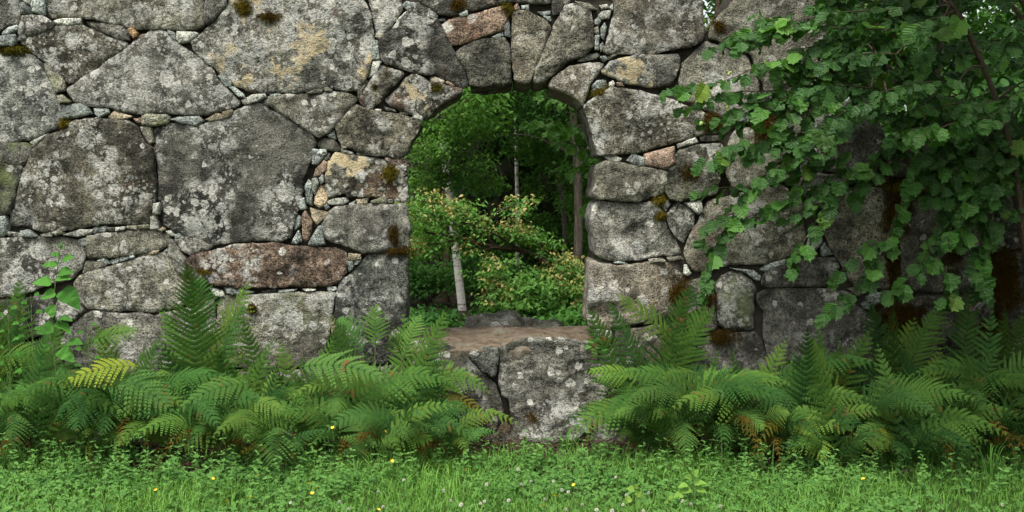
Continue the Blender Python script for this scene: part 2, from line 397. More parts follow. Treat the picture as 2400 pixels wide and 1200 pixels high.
    o = obj(name or ('stone' if big else 'wedge_stone'), me, M_STONE, wall, (org[0], -.4, org[2]), tone)
    o['lichen'] = float(lichen); o['yellow'] = float(yellow); o['green'] = float(green); o['rust'] = float(rust); o['pale'] = float(pale)
    return o

W = (1.08, 1.07, .98); B = (.97, 1.04, 1.06); D = (.84, .84, .79); RD = (1.25, .92, .80); BR = (1.02, .98, .88)
LARGE = [
 ("-60,-60 42,-60 43,0 46,27 44,56 15,60 0,72 -60,75", dict(lichen=.5, pale=.3)),
 ("48,37 80,36 103,40 131,60 77,83 39,96 44,65", dict(lichen=.55)),
 ("107,-80 480,-80 480,0 474,20 480,62 465,68 320,69 285,60 240,50 190,41 150,37 118,41 107,33", dict(lichen=.55, tone=W)),
 ("47,97 80,83 133,60 196,60 213,68 240,82 273,94 300,103 286,115 247,140 230,160 193,182 163,196 147,185 133,170 103,143 73,123 57,107", dict(lichen=.6, tone=BR)),
 ("305,107 337,83 350,72 370,69 390,75 407,97 443,117 467,140 493,160 513,190 540,213 563,238 560,248 533,257 480,270 420,268 383,265 333,268 293,263 260,253 213,250 180,242 167,227 155,210 173,197 207,173 240,153 267,130", dict(lichen=.78, pale=.2, yellow=.25)),
 ("478,30 490,-30 540,-30 530,17 513,33 493,52 482,59 478,37", dict(lichen=.5, pale=.5, big=True, cuts=0)),
 ("447,97 470,82 483,67 507,43 530,20 547,-20 547,-90 850,-90 853,0 868,23 873,53 877,80 873,110 872,133 865,167 858,190 838,212 810,213 770,204 757,207 690,218 650,218 610,217 583,213 550,200 540,190 513,173 497,157 470,133 453,113", dict(lichen=.70, yellow=.62, rust=.35, pale=.15, green=.15)),
 ("-90,120 0,117 50,121 77,132 100,152 110,177 125,200 132,230 137,253 136,280 139,293 113,305 70,327 33,333 0,337 -90,335", dict(lichen=.72, tone=B, pale=.25)),
 ("-60,340 0,338 65,336 75,347 68,367 53,388 0,378 -60,376", dict(lichen=.3, green=.9, pale=.4)),
 ("-60,382 0,381 50,391 52,400 33,463 20,500 0,505 -60,505", dict(lichen=.35, green=.6, tone=D)),
 ("55,400 77,350 110,320 140,305 180,283 230,277 270,281 300,285 318,292 330,315 345,335 360,347 362,400 364,440 360,470 355,505 345,525 310,525 240,526 187,534 133,543 83,538 50,530 22,528 22,505 37,467", dict(lichen=.58, tone=BR, rust=.2)),
 ("357,302 393,288 457,295 500,283 535,275 550,260 600,243 607,242 633,257 683,283 717,307 738,322 740,333 733,353 727,377 720,400 713,420 707,460 700,487 685,533 683,557 663,566 623,564 550,567 510,574 495,574 467,563 433,556 407,542 385,528 377,507 380,477 368,465 370,400 363,360", dict(lichen=.60, yellow=.2)),
 ("203,552 260,547 317,538 363,538 397,553 397,573 380,585 317,597 253,605 207,603 202,587", dict(lichen=.35, pale=.35, tone=W)),
 ("-60,560 7,558 67,556 133,555 177,563 197,580 199,600 187,630 160,657 110,670 50,693 20,697 -60,690", dict(lichen=.6, rust=.15)),
 ("187,647 233,633 287,617 320,603 387,592 397,603 407,627 427,647 447,663 443,690 427,717 360,733 320,727 273,730 247,727 207,722 187,710 180,690 175,665", dict(lichen=.55, pale=.35, tone=W)),
 ("408,560 430,558 460,560 497,577 490,585 443,598 427,587", dict(lichen=.4, pale=.6)),
 ("397,560 420,583 433,607 435,648 413,628 399,597", dict(lichen=.3, pale=.55)),
 ("437,607 470,592 493,590 550,572 637,568 683,576 733,579 783,581 810,590 817,617 813,640 790,663 770,672 703,671 600,674 540,671 483,666 447,657 437,648", dict(lichen=.55, tone=RD, rust=.55, yellow=.3)),
 ("517,695 617,690 703,685 783,685 780,720 775,767 770,785 760,850 640,870 525,860 508,760 510,715", dict(lichen=.45, pale=.6, tone=W, green=.3, rust=.2)),
 ("790,690 797,660 820,643 843,617 870,593 900,591 954,594 957,660 953,740 951,790 949,850 800,860 787,790 785,740", dict(lichen=.35, tone=B, deep=.44, pale=.1)),
 ("757,527 770,497 783,487 850,478 951,478 957,510 961,540 957,583 883,591 850,591 810,577 770,563 760,545", dict(lichen=.3, pale=.4, deep=.44, rough=1.6)),
 ("770,377 787,358 833,365 908,375 952,389 955,400 954,470 946,473 877,462 817,462 810,453 773,461 763,427 764,400", dict(lichen=.55, yellow=.85, tone=BR, rust=.2, deep=.44)),
 ("610,237 627,227 667,223 750,217 787,215 820,218 838,230 833,243 787,293 770,310 747,323 733,313 683,280 650,260", dict(lichen=.45, pale=.3, tone=W, rough=1.4)),
 ("837,245 870,260 930,267 980,284 989,290 969,327 951,358 942,368 910,368 860,362 827,350 803,337 790,320 787,297", dict(lichen=.3, tone=BR, deep=.5, rough=1.5)),
 ("843,230 870,190 893,153 943,170 947,173 913,207 880,247 870,257 847,243", dict(lichen=.5, yellow=.45, tone=BR, rust=.3)),
 ("900,233 933,205 967,174 985,178 1020,198 1050,201 1084,211 1074,224 1030,250 1004,272 988,282 950,261 925,254", dict(lichen=.5, yellow=.6, tone=BR, rust=.3, deep=.5, rough=1.4)),
 ("858,-60 938,-60 938,0 943,20 927,47 893,92 880,88 878,57 870,27", dict(lichen=.9, yellow=.8, pale=.9, tone=W, cuts=0)),
 ("890,97 917,70 953,30 977,7 1010,20 1023,37 1033,63 1063,117 1087,157 1097,203 1085,206 1060,195 1023,177 973,172 903,150 893,140", dict(lichen=.42, yellow=.45, rust=.2)),
 ("1010,18 1020,-60 1295,-60 1297,6 1250,8 1203,2 1180,6 1100,26 1070,35 1027,36", dict(lichen=.35, yellow=.4, rust=.4, pale=.2)),
 ("1033,60 1050,47 1110,34 1180,15 1195,25 1190,43 1179,69 1143,81 1063,106 1053,100 1040,77", dict(lichen=.4, tone=RD, rust=.75, pale=.4)),
 ("1067,123 1097,103 1133,92 1183,89 1193,103 1197,147 1198,192 1183,198 1150,200 1127,203 1100,201 1095,175 1083,153 1070,130", dict(lichen=.3, tone=D, deep=.62, pale=.2, rough=1.4)),
 ("1200,33 1213,25 1240,27 1283,50 1291,67 1273,113 1259,157 1242,192 1227,197 1204,188 1201,133 1199,67", dict(lichen=.2, tone=BR, rust=.3, deep=.62, pale=.3)),
 ("1297,63 1313,33 1323,13 1347,10 1383,27 1392,63 1390,110 1373,129 1327,146 1293,179 1267,192 1250,192 1252,173 1271,130 1291,82", dict(lichen=.45, yellow=.45, pale=.4, deep=.62, tone=W)),
 ("1295,12 1310,-40 1340,-40 1335,2 1320,13 1313,30 1295,36", dict(lichen=.3, green=.5, pale=.3)),
 ("1437,-80 1640,-80 1643,0 1647,33 1652,67 1647,92 1633,106 1580,116 1540,123 1493,128 1443,125 1417,125 1412,118 1427,77 1440,30", dict(lichen=.5, pale=.35, yellow=.35, tone=(1.08, 1.03, .95))),
 ("1410,167 1433,142 1493,130 1533,132 1587,127 1593,143 1582,183 1567,199 1540,205 1467,196 1440,183 1413,173", dict(lichen=.45, yellow=.75, pale=.25)),
 ("1288,203 1298,182 1333,158 1367,150 1403,146 1415,150 1403,173 1383,197 1374,225 1366,247 1350,232 1310,210", dict(lichen=.55, pale=.6, tone=(1.1, 1.02, .93), green=.4, deep=.62)),
 ("1366,249 1395,228 1433,204 1500,214 1557,229 1633,258 1660,268 1677,288 1680,312 1650,314 1587,332 1500,356 1417,366 1400,362 1389,317 1380,283", dict(lichen=.62, pale=.3, yellow=.3, tone=BR, deep=.52)),
 ("1560,400 1590,352 1640,340 1690,336 1700,360 1690,400 1680,455 1640,463 1590,471 1568,466 1558,450", dict(lichen=.35, tone=D, green=.3)),
 ("1396,391 1401,384 1422,376 1500,391 1563,401 1567,408 1561,433 1555,452 1527,462 1500,473 1443,470 1405,466 1390,461 1395,420", dict(lichen=.3, pale=.35, deep=.52, rough=1.6, tone=W)),
 ("1392,480 1405,471 1493,480 1538,470 1551,497 1561,527 1585,560 1598,596 1560,599 1480,611 1433,611 1398,599 1390,533 1387,500", dict(lichen=.5, pale=.35, deep=.52, rough=1.2, dents=((1530, 560, 66, 50, .024),))),
 ("1561,500 1587,474 1607,481 1626,500 1627,527 1616,543 1603,569 1584,556 1568,527", dict(lichen=.5, tone=D)),
 ("1386,618 1440,622 1480,622 1533,615 1600,615 1603,653 1605,683 1603,723 1592,739 1533,752 1467,762 1427,769 1381,767 1380,700 1385,650", dict(lichen=.45, pale=.4, deep=.52, tone=(1.12, 1.0, .90), rough=1.3, dents=((1420, 728, 56, 18, .036),))),
 ("1605,590 1620,550 1647,502 1660,472 1720,457 1830,432 1880,470 1885,540 1888,556 1875,588 1840,604 1800,618 1720,620 1650,638 1625,633 1610,610", dict(lichen=.4, pale=.3, tone=BR, rust=.2)),
 ("1673,670 1693,648 1717,638 1743,641 1766,658 1774,677 1771,730 1769,775 1700,778 1683,760 1678,710", dict(lichen=.6, green=.85, pale=.45, edge=.07, cuts=0)),
 ("1788,670 1790,648 1837,614 1893,604 1953,603 1963,613 1966,627 1945,665 1927,671 1800,671", dict(lichen=.4, pale=.1)),
 ("1774,690 1800,678 1820,676 1880,676 1930,678 1970,680 1993,689 2004,716 2028,731 2048,760 2058,790 2050,845 1800,850 1790,780 1793,730 1778,715", dict(lichen=.4, pale=.2, rough=1.4)),
 ("1610,662 1660,647 1671,680 1675,740 1680,768 1640,790 1612,760 1609,700", dict(lichen=.2, tone=D)),
 ("1555,770 1600,746 1608,765 1636,795 1610,860 1560,860 1545,800", dict(lichen=.2, tone=RD, pale=.3)),
 ("1925,530 1930,500 1957,457 2000,437 2030,439 2090,442 2110,500 2105,560 2100,620 2085,674 2030,678 2006,673 1992,655 1968,612 1946,580", dict(lichen=.45, pale=.3, tone=BR)),
 ("2112,450 2180,440 2260,420 2310,420 2328,470 2328,600 2325,680 2250,686 2180,684 2092,679 2106,600 2116,520", dict(lichen=.4, tone=D, pale=.2)),
 ("2062,735 2100,702 2180,694 2325,692 2330,760 2390,800 2390,850 2300,870 2100,860 2067,800", dict(lichen=.35, tone=D)),
 ("2335,600 2500,565 2500,860 2400,850 2342,770 2333,690", dict(lichen=.3, tone=D)),
 ("1662,90 1664,65 1682,40 1707,15 1737,-20 1742,-80 1930,-80 1937,20 1937,60 1935,130 1930,200 1912,238 1850,260 1792,263 1790,200 1760,127", dict(lichen=.35, pale=.5, yellow=.15, tone=W)),
 ("1590,195 1600,147 1634,114 1656,98 1752,132 1780,200 1762,266 1690,273 1652,256 1614,238 1592,215", dict(lichen=.4, pale=.5, yellow=.3, tone=W)),
 ("1915,250 1950,240 2007,235 2047,240 2057,287 2075,320 2060,360 2040,390 1990,405 1940,400 1914,350 1912,300", dict(lichen=.45, pale=.35)),
 ("1730,302 1780,294 1850,282 1903,292 1906,340 1912,398 1860,421 1780,436 1722,446 1697,400 1703,350 1717,312", dict(lichen=.35, pale=.5, tone=W)),
 ("2152,322 2210,323 2240,353 2230,390 2180,400 2130,413 2087,413 2082,340", dict(lichen=.3, tone=BR)),
 ("1916,407 1990,413 2028,426 2000,430 1955,452 1930,490 1893,464 1850,430 1872,422", dict(lichen=.3, tone=D)),
 ("2242,397 2300,382 2340,400 2400,430 2500,440 2500,557 2337,592 2333,470 2313,415", dict(lichen=.3, tone=D)),
 # the parapet under the opening
 ("1172,814 1200,800 1242,788 1275,792 1300,786 1350,794 1392,806 1420,850 1428,900 1405,960 1380,1010 1330,1035 1270,1040 1222,1030 1206,1008 1200,988 1192,933 1177,925 1168,892", dict(lichen=.55, pale=.25, yellow=.3, green=.1, rough=1.8, out=.03, deep=.3)),
 ("962,802 1000,797 1040,804 1068,815 1092,834 1112,852 1150,885 1161,900 1177,945 1180,975 1160,1008 1126,1020 1080,990 1030,960 990,900 968,850", dict(lichen=.4, tone=D, rust=.25, out=.02, deep=.3)),
 ("1097,833 1108,822 1130,815 1168,812 1164,867 1156,884 1125,862", dict(lichen=.3, tone=B, out=.03)),
 ("1130,1026 1163,1012 1180,984 1192,992 1204,1014 1222,1036 1290,1044 1300,1062 1130,1062", dict(lichen=.05, tone=(.55, .5, .42), green=.2, rust=.3, out=.05)),
 ("1390,778 1402,772 1433,777 1432,812 1400,808", dict(lichen=.8, yellow=.2, tone=D)),
 ("1396,816 1440,820 1439,862 1412,872", dict(lichen=.3, pale=.5, tone=W)),
 # lower courses, mostly behind the ferns
 ("132,722 142,697 165,700 195,731 170,753 132,750", dict(lichen=.5, pale=.5)),
 ("50,702 110,690 126,720 122,780 30,800 -40,790 -40,707", dict(lichen=.5)),
 ("175,757 200,737 220,729 273,734 330,734 360,740 430,724 500,702 504,760 518,860 420,880 280,880 150,860 137,800", dict(lichen=.55, pale=.3, green=.2)),
 ("-90,805 28,805 130,800 148,868 140,960 120,1060 -90,1060", dict(lichen=.4)),
 ("152,868 280,885 416,885 425,960 420,1060 130,1060 146,960", dict(lichen=.4)),
 ("422,886 520,868 640,876 636,960 640,1060 426,1060", dict(lichen=.4)),
 ("644,876 760,856 790,862 800,950 796,1060 646,1060", dict(lichen=.4)),
 ("800,866 950,856 980,860 990,905 1028,965 1080,990 1126,992 1125,1060 802,1060", dict(lichen=.3, tone=D)),
 ("1438,820 1444,776 1545,762 1552,800 1545,870 1440,880 1432,862", dict(lichen=.3, tone=BR, pale=.3)),
 ("1432,886 1600,868 1608,960 1604,1060 1305,1060 1305,1012 1372,990 1410,955", dict(lichen=.3)),
 ("1612,866 1640,796 1680,782 1770,780 1788,800 1800,855 1806,1060 1612,1060", dict(lichen=.3)),
 ("1806,856 2050,850 2060,900 2054,1060 1810,1060", dict(lichen=.3)),
 ("2060,862 2100,866 2300,876 2306,960 2300,1060 2058,1060", dict(lichen=.3, tone=D)),
 ("2306,876 2390,856 2500,866 2500,1060 2306,1060", dict(lichen=.3, tone=D)),
 # above and beside what the photo shows
 ("-440,-80 -260,-90 -65,-62 -65,70 -94,115 -300,110 -440,120", dict()),
 ("-440,126 -300,116 -96,122 -96,330 -260,345 -440,330", dict()),
 ("-440,336 -260,350 -66,342 -66,505 -64,560 -250,560 -440,550", dict()),
 ("-440,556 -250,566 -64,566 -64,700 -96,800 -260,800 -440,790", dict()),
 ("-440,796 -260,806 -96,806 -94,1060 -440,1060", dict()),
 ("-300,-95 -280,-300 40,-310 60,-66 -60,-66", dict()),
 ("66,-84 60,-310 330,-320 480,-280 476,-86", dict()),
 ("486,-94 486,-280 700,-320 850,-300 854,-95", dict()),
 ("862,-66 858,-300 1010,-290 1016,-66", dict()),
 ("1022,-66 1016,-290 1300,-260 1305,-45 1296,-66", dict()),
 ("1312,-46 1308,-240 1480,-230 1640,-180 1640,-86 1436,-86 1432,-10 1344,-20 1342,-46", dict()),
 ("1744,-86 1760,-150 1900,-160 1930,-86", dict()),
 ("2506,445 2620,470 2700,560 2700,1060 2506,1060", dict()),
]
for txt, kw in LARGE: stone(txt, **kw)

SM = """45,8 55,4 72,20 73,33 47,33|75,-2 102,-2 105,15 102,35 75,29 72,12|50,-5 74,-5 71,12 60,8|3,78 20,63 42,59 42,70 20,80 7,83|-20,90 20,82 36,80 37,97 30,108 -20,108
128,50 147,44 190,43 192,57 160,60 133,57|197,49 227,50 287,62 302,72 306,96 285,94 241,79 212,66|302,68 312,65 324,77 323,87 312,91 305,80|312,93 330,80 342,78 325,95 308,103
393,72 407,75 412,93 405,95|413,72 460,74 465,80 447,97 420,102 412,90|511,178 520,174 543,192 542,203 530,205|538,205 550,203 570,220 573,229 560,227|565,235 590,221 620,220 627,227 607,238 572,247|630,222 640,219 660,220 657,226 632,226
718,217 740,210 758,211 755,218 723,222|760,207 770,204 780,212 775,217 762,215|102,148 113,152 140,173 152,192 153,213 130,218 123,200 110,177|132,223 147,222 167,238 165,243 137,242|135,257 143,245 190,243 207,252 218,267 170,277 140,279|218,253 253,255 256,265 230,276 222,268|252,273 267,259 310,273 293,281 260,281
310,277 332,275 331,289 318,287|333,272 343,267 390,267 398,275 390,290 357,297 333,293|328,297 353,297 360,333 350,338 335,315|400,280 417,274 467,273 480,283 460,295 430,291|483,280 507,266 523,268 525,280 493,286|523,264 545,257 550,262 543,272 527,279|70,333 113,312 100,325 77,345|-40,507 15,505 20,527 15,550 0,555 -40,555
18,543 50,547 50,555 20,553|50,541 67,538 87,553 80,557 52,555|92,550 117,543 123,547 122,555 97,557|123,545 140,538 153,547 133,553|150,550 187,538 217,538 213,547 183,555|218,533 247,528 252,538 240,547 220,547|252,534 267,533 268,542 255,543|272,533 293,531 293,538 273,542|297,530 320,529 321,537 300,537|323,528 350,527 352,535 327,538
360,477 377,473 378,490 373,503 358,502|350,508 363,503 370,523 372,537 353,537|372,538 382,531 387,537 380,545|385,542 400,540 408,553 397,553|408,550 420,547 428,557 410,558|180,563 200,557 200,577 190,578|197,613 233,613 248,623 227,633 190,642|225,612 243,603 256,618 247,620|255,612 277,600 313,596 317,603 287,613 263,620|320,592 373,586 370,595 320,603|380,590 397,575 397,588 387,592|408,622 420,627 435,648 427,648
490,672 523,683 527,697 503,695|523,673 567,677 597,685 550,692 533,688|610,680 650,678 643,687 613,690|652,680 697,677 690,683 653,690|710,677 740,677 740,682 717,683|767,673 787,672 790,680 780,683 768,682|817,593 847,595 847,607 830,610 818,608|816,613 827,609 831,627 818,637|830,610 847,608 838,620 831,622|778,743 787,740 798,767 797,793 777,790
713,437 723,420 732,427 733,460 730,483 717,477|733,420 743,415 747,430 738,458 733,447|737,463 747,437 760,432 770,453 767,477 750,488 737,478|747,417 758,408 760,427 752,432|703,467 713,463 718,490 703,492|688,517 698,503 705,510 702,530 690,540|707,507 717,493 732,520 727,550 717,568 708,560|725,487 770,497 765,510 745,528 730,513|760,483 768,477 773,487 765,492|683,570 690,553 700,540 708,567 695,573|720,575 728,560 747,530 755,528 763,573 740,577
768,473 780,465 813,462 818,473 803,480 773,480|817,477 833,470 832,483 818,483|835,468 863,463 860,477 837,480|870,472 893,462 907,463 907,477 873,477|908,467 922,466 920,476 909,477|902,370 952,375 957,392 930,390 908,382|737,337 760,322 783,327 800,350 790,357 750,348|767,317 783,302 788,327 770,322|732,350 763,350 767,360 743,388 732,385|760,370 773,358 773,373 762,378|740,397 760,375 770,377 765,400 750,413 735,415|798,350 803,348 828,358 827,363 800,358|835,358 850,357 858,364 838,365|800,338 813,343 812,348 802,347
838,217 857,190 863,190 847,227 840,230|877,95 885,95 885,107 875,107|875,110 888,108 890,140 873,140|873,142 895,143 883,173 863,182 867,163|943,13 953,3 973,7 957,27|930,50 953,27 950,37 930,55|985,-20 1015,-20 1007,18 983,5|1075,33 1095,25 1098,35 1080,40|1025,45 1043,42 1043,48 1027,49|1153,87 1180,73 1182,83 1163,93|1182,53 1193,45 1197,88 1183,86
1205,15 1213,7 1220,22 1207,25|1222,13 1240,12 1240,27 1223,22|1260,27 1290,25 1290,33 1270,35|1273,37 1290,40 1291,50 1283,47|1347,3 1380,7 1403,23 1367,23|1403,12 1423,10 1428,18 1410,22|1402,35 1413,25 1433,23 1428,43 1410,45|1428,17 1437,7 1437,23|1393,47 1403,38 1408,50 1403,60 1393,57|1407,67 1417,52 1422,63 1415,95 1408,87|1392,67 1402,62 1403,80 1395,78|1395,83 1405,83 1403,117 1393,117|1405,107 1413,97 1415,110 1408,122
1353,143 1367,132 1400,122 1408,128 1397,138 1360,145|1407,133 1420,131 1423,140 1415,145|1423,133 1443,127 1445,130 1425,140|1387,200 1400,188 1420,187 1425,203 1410,220 1390,220|1427,193 1437,188 1442,197 1437,202 1428,202|1443,193 1457,193 1463,203 1447,203|1587,337 1630,322 1637,333 1590,348|1642,323 1653,317 1687,318 1683,330 1643,332|1418,368 1440,363 1457,372 1453,378 1427,375|1467,377 1483,360 1512,370 1512,388 1493,390|1508,360 1540,353 1580,343 1583,383 1560,398 1513,387
1550,480 1567,468 1573,480 1560,497|1602,475 1643,468 1647,497 1637,503 1617,487|1438,615 1450,611 1473,618 1443,618|1520,608 1553,604 1560,613 1523,617|1562,603 1593,600 1602,607 1567,613|1602,620 1610,620 1620,640 1613,647 1603,643|1710,628 1767,633 1787,650 1783,660 1770,657 1750,640|1783,633 1797,620 1840,607 1838,625 1800,640|1888,583 1897,560 1923,538 1928,567 1900,597|1922,580 1932,568 1952,597 1927,600|1727,272 1770,268 1790,275 1795,285 1760,290 1728,285
1990,677 2007,675 2027,683 2013,693|2033,697 2050,683 2070,687 2067,707 2047,720 2033,710|2020,715 2030,707 2042,717 2038,727 2027,725|2067,680 2093,682 2090,694 2070,694|980,268 993,272 990,284 965,277|937,262 955,263 958,270 935,269|880,255 893,257 892,262 878,262|900,250 925,257 928,262 905,258|1007,180 1020,178 1042,190 1040,196 1010,193|1044,193 1050,190 1065,200 1060,203"""
BLUE = (1.35, 1.52, 1.64); WH = (1.8, 1.88, 1.9); BEI = (1.45, 1.28, 1.02); PK = (1.5, 1.12, .98)
rs = random.Random(4)
for line in SM.split('\n'):
    for txt in line.split('|'):
        u = rs.random()
        if u < .38: kw = dict(tone=BLUE, pale=.9, lichen=.1)
        elif u < .58: kw = dict(tone=WH, pale=.95, lichen=.2)
        elif u < .72: kw = dict(tone=BEI, pale=.7, lichen=.3, yellow=.2)
        elif u < .80: kw = dict(tone=PK, pale=.75, lichen=.15)
        elif u < .9: kw = dict(tone=W, pale=.5, lichen=.3, green=.6)
        else: kw = dict(tone=D, pale=.3, lichen=.3)
        if txt.startswith('1508,360'): kw = dict(tone=PK, pale=.8, lichen=.1, rust=.4)
        if txt.startswith('1402,35') or txt.startswith('565,235'): kw = dict(tone=(1.5, 1.55, 1.6), pale=1, lichen=.1)
        if txt.startswith('302,68'): kw = dict(tone=(1.4, .95, .6), pale=.9, lichen=0)
        if txt.startswith('737,463'): kw = dict(tone=(1.35, 1.1, .85), pale=1, lichen=0)
        jamb = txt.startswith('908,370')
        stone(txt, big=False, cuts=1, deep=.6 if jamb else .16, **kw)

def core():
    """dark earth and rubble inside the wall, seen only in the joints"""
    left = [(-430, -190), (1180, -280), (1180, 160), (1090, 175), (1000, 225), (940, 280), (910, 330), (895, 380), (895, 835), (1180, 835), (1180, 1080), (-430, 1080)]
    right = [(1180, -280), (1480, -215), (1628, -170), (1630, 70), (1675, 70), (1690, 60), (1760, -70), (1915, -70), (1922, 230), (1970, 260), (2040, 265), (2050, 300), (2090, 350), (2215, 345), (2235, 400), (2320, 420), (2490, 455), (2600, 480), (2690, 570), (2690, 1080), (1180, 1080), (1180, 835), (1430, 835), (1430, 380), (1410, 285), (1390, 250), (1330, 200), (1250, 170), (1180, 160)]
    mb = MB()
    for poly, y0, y1 in ((left, .062, .74), (right, .063, .741)):
        p = [P(x, y) for x, y in poly]; n = len(p)
        tri = tessellate_polygon([p]); f = np.array([(q.x, y0, q.z) for q in p]); b = np.array([(q.x, y1, q.z) for q in p])
        i = np.arange(n); j = (i + 1) % n
        mb.add(np.vstack([f, b]), t=np.concatenate([np.array(tri), np.array(tri) + n]), q=np.stack([i, j, j + n, i + n], 1))
    obj('rubble_core', mb.build('rubble_core', origin=(0, .4, 0)), M_CORE, wall)
core()

def sill():
    """broad sill slab with trodden needles and earth, rounded at its front"""
    x0, x1 = P(925, 0).x, P(1398, 0).x
    nx, nu = 90, 60; V = np.zeros((nu, nx, 3))
    for i in range(nu):
        u = i / (nu - 1)
        for j in range(nx):
            x = x0 + (x1 - x0) * j / (nx - 1)
            w = mnoise.noise((x * 3, 2, 0)); lip = .03 * w + .028 * mnoise.noise((x * 9, 5, 0))
            if u < .25:   # front face, rolling over
                a = u / .25; y = -.012 - .018 * math.sin(a * 1.57) - lip + .085 * max(0, a - .55) ** 1.5; z = .50 + .082 * a - .018 * max(0, a - .6)
            else:
                b = (u - .25) / .75; y = .012 - lip * (1 - b) + b * .80; z = .575 + .012 * math.sin(min(1, b * 4) * 1.57) + .006 * w
            nz = mnoise.fractal((x * 8, y * 8, z * 8), .8, 2, 4) * .010 + mnoise.noise((x * 2.5, y * 3, 4)) * .026 + .012 * abs(mnoise.noise((x * 11, y * 11, 1)))
            V[i, j] = (x, y - nz * (u < .25), z + nz * (u >= .2))
    # a mound of earth towards the middle of the back
    a = (np.arange(nu - 1)[:, None] * nx + np.arange(nx - 1)[None]).reshape(-1)
    mb = MB(); mb.add(V.reshape(-1, 3), q=np.stack([a, a + 1, a + nx + 1, a + nx], -1))
    bk = V[-1].copy(); bk[:, 2] = .05; fr = V[0].copy(); fr[:, 1] += .1; i = np.arange(nx - 1)
    mb.add(np.vstack([V[-1], bk]), q=np.stack([i, i + 1, i + 1 + nx, i + nx], -1))
    obj('sill_slab', mb.build('sill_slab', True, origin=(0, .4, 0)), M_DUST, wall)['label'] = 'broad brown sill slab covered with needles and earth'
sill()
def sill_litter():
    n = 2600; x = P(945, 0).x + RNG.random(n) * (P(1395, 0).x - P(945, 0).x); y = -.01 + RNG.random(n) * .78; az = RNG.random(n) * 6.28
    z = .588 + np.array([mnoise.fractal((a * 8, b * 8, .58 * 8), .8, 2, 4) * .010 + mnoise.noise((a * 2.5, b * 3, 4)) * .026 + .012 * abs(mnoise.noise((a * 11, b * 11, 1))) + .006 * mnoise.noise((a * 3, 2, 0)) for a, b in zip(x, y)]); z = np.where(y < .06, z - .004, z)
    L = .006 + .022 * RNG.random(n) ** 2; d = np.stack([np.cos(az), np.sin(az), .15 * RNG.random(n)], 1); s = np.stack([-np.sin(az), np.cos(az), np.zeros(n)], 1) * np.where(RNG.random(n) < .2, .005, .0012)[:, None]
    p = np.stack([x, y, z + .003], 1); v = np.stack([p - s, p + s, p + d * L[:, None] + s * .6, p + d * L[:, None] - s * .6], 1) + np.array([0, 0, .001]); i = np.arange(n) * 4
    mb = MB(); mb.add(v.reshape(-1, 3), q=np.stack([i, i + 1, i + 2, i + 3], 1))
    o = obj('needle_litter', mb.build('needle_litter', origin=(0, .4, 0)), plain('dry_needles', (.06, .035, .018), (.22, .14, .07), 40), wall); o['kind'] = 'stuff'
sill_litter()

def moss(px, py, rx, ry, color=(1, 1, 1), d=.03, hang=.5, n=None):
    """a cushion of moss: lumpy mound bristling with fine shoots"""
    c = np.array(P(px, py, d)); RX, RY = rx / 400, ry / 400
    n = n or int(70 * rx * ry / 40 + 350); mb = MB()
    nu, nv = 14, 22; V = []
    for i in range(nu):
        for j in range(nv):
            r = (i / (nu - 1)); a = j / nv * 6.283
            k = (1 + .40 * mnoise.noise((math.cos(a) * 1.6, math.sin(a) * 1.6, px * .13)) + .25 * mnoise.noise((math.cos(a) * 5, math.sin(a) * 5, px))) * .62
            x, z = math.cos(a) * r * RX * k, math.sin(a) * r * RY * k
            h = .016 * math.sqrt(max(0, 1 - r * r)) + .012 * mnoise.noise((x * 30, z * 30, py)) * (1 - r)
            V.append((c[0] + x, c[1] + .045 - h - .02 * (1 - r ** 3), c[2] + z))
    q = [(i * nv + j, i * nv + (j + 1) % nv, (i + 1) * nv + (j + 1) % nv, (i + 1) * nv + j) for i in range(nu - 1) for j in range(nv)]
    mb.add(V, q=q, tint=.1)
    r = RNG.random(n) ** .75 * 1.45; a = RNG.random(n) * 6.283
    k = np.array([1 + .40 * mnoise.noise((math.cos(t) * 1.6, math.sin(t) * 1.6, px * .13)) + .25 * mnoise.noise((math.cos(t) * 5, math.sin(t) * 5, px)) for t in a])
    x, z = np.cos(a) * r * RX * k, np.sin(a) * r * RY * k
    h = .016 * np.sqrt(np.maximum(0, 1 - r * r)) + .02 * np.maximum(0, 1 - r ** 3)
    base = np.stack([c[0] + x, c[1] + .045 - h, c[2] + z], 1)
    dr = unit(np.stack([x / RX * .4, -np.ones(n) * .8, z / RY * .4 - hang], 1) + (RNG.random((n, 3)) - .5) * 1.1)
    L = (.010 + .024 * RNG.random(n))[:, None]; s = unit(np.cross(dr, RNG.random((n, 3)) - .5)) * .0022
    v = np.stack([base - s, base + s, base + dr * L + (0, 0, -.006 * hang)], 1); i = np.arange(n) * 3
    mb.add(v.reshape(-1, 3), t=np.stack([i, i + 1, i + 2], 1), tint=np.repeat(RNG.random(n), 3))
    o = obj('moss', mb.build('moss', origin=(0, .4, 0)), M_MOSS, wall, color=color)
    o['kind'] = 'stuff'
OLV = (1.5, 1.5, .9); BRN = (.80, .62, .5)
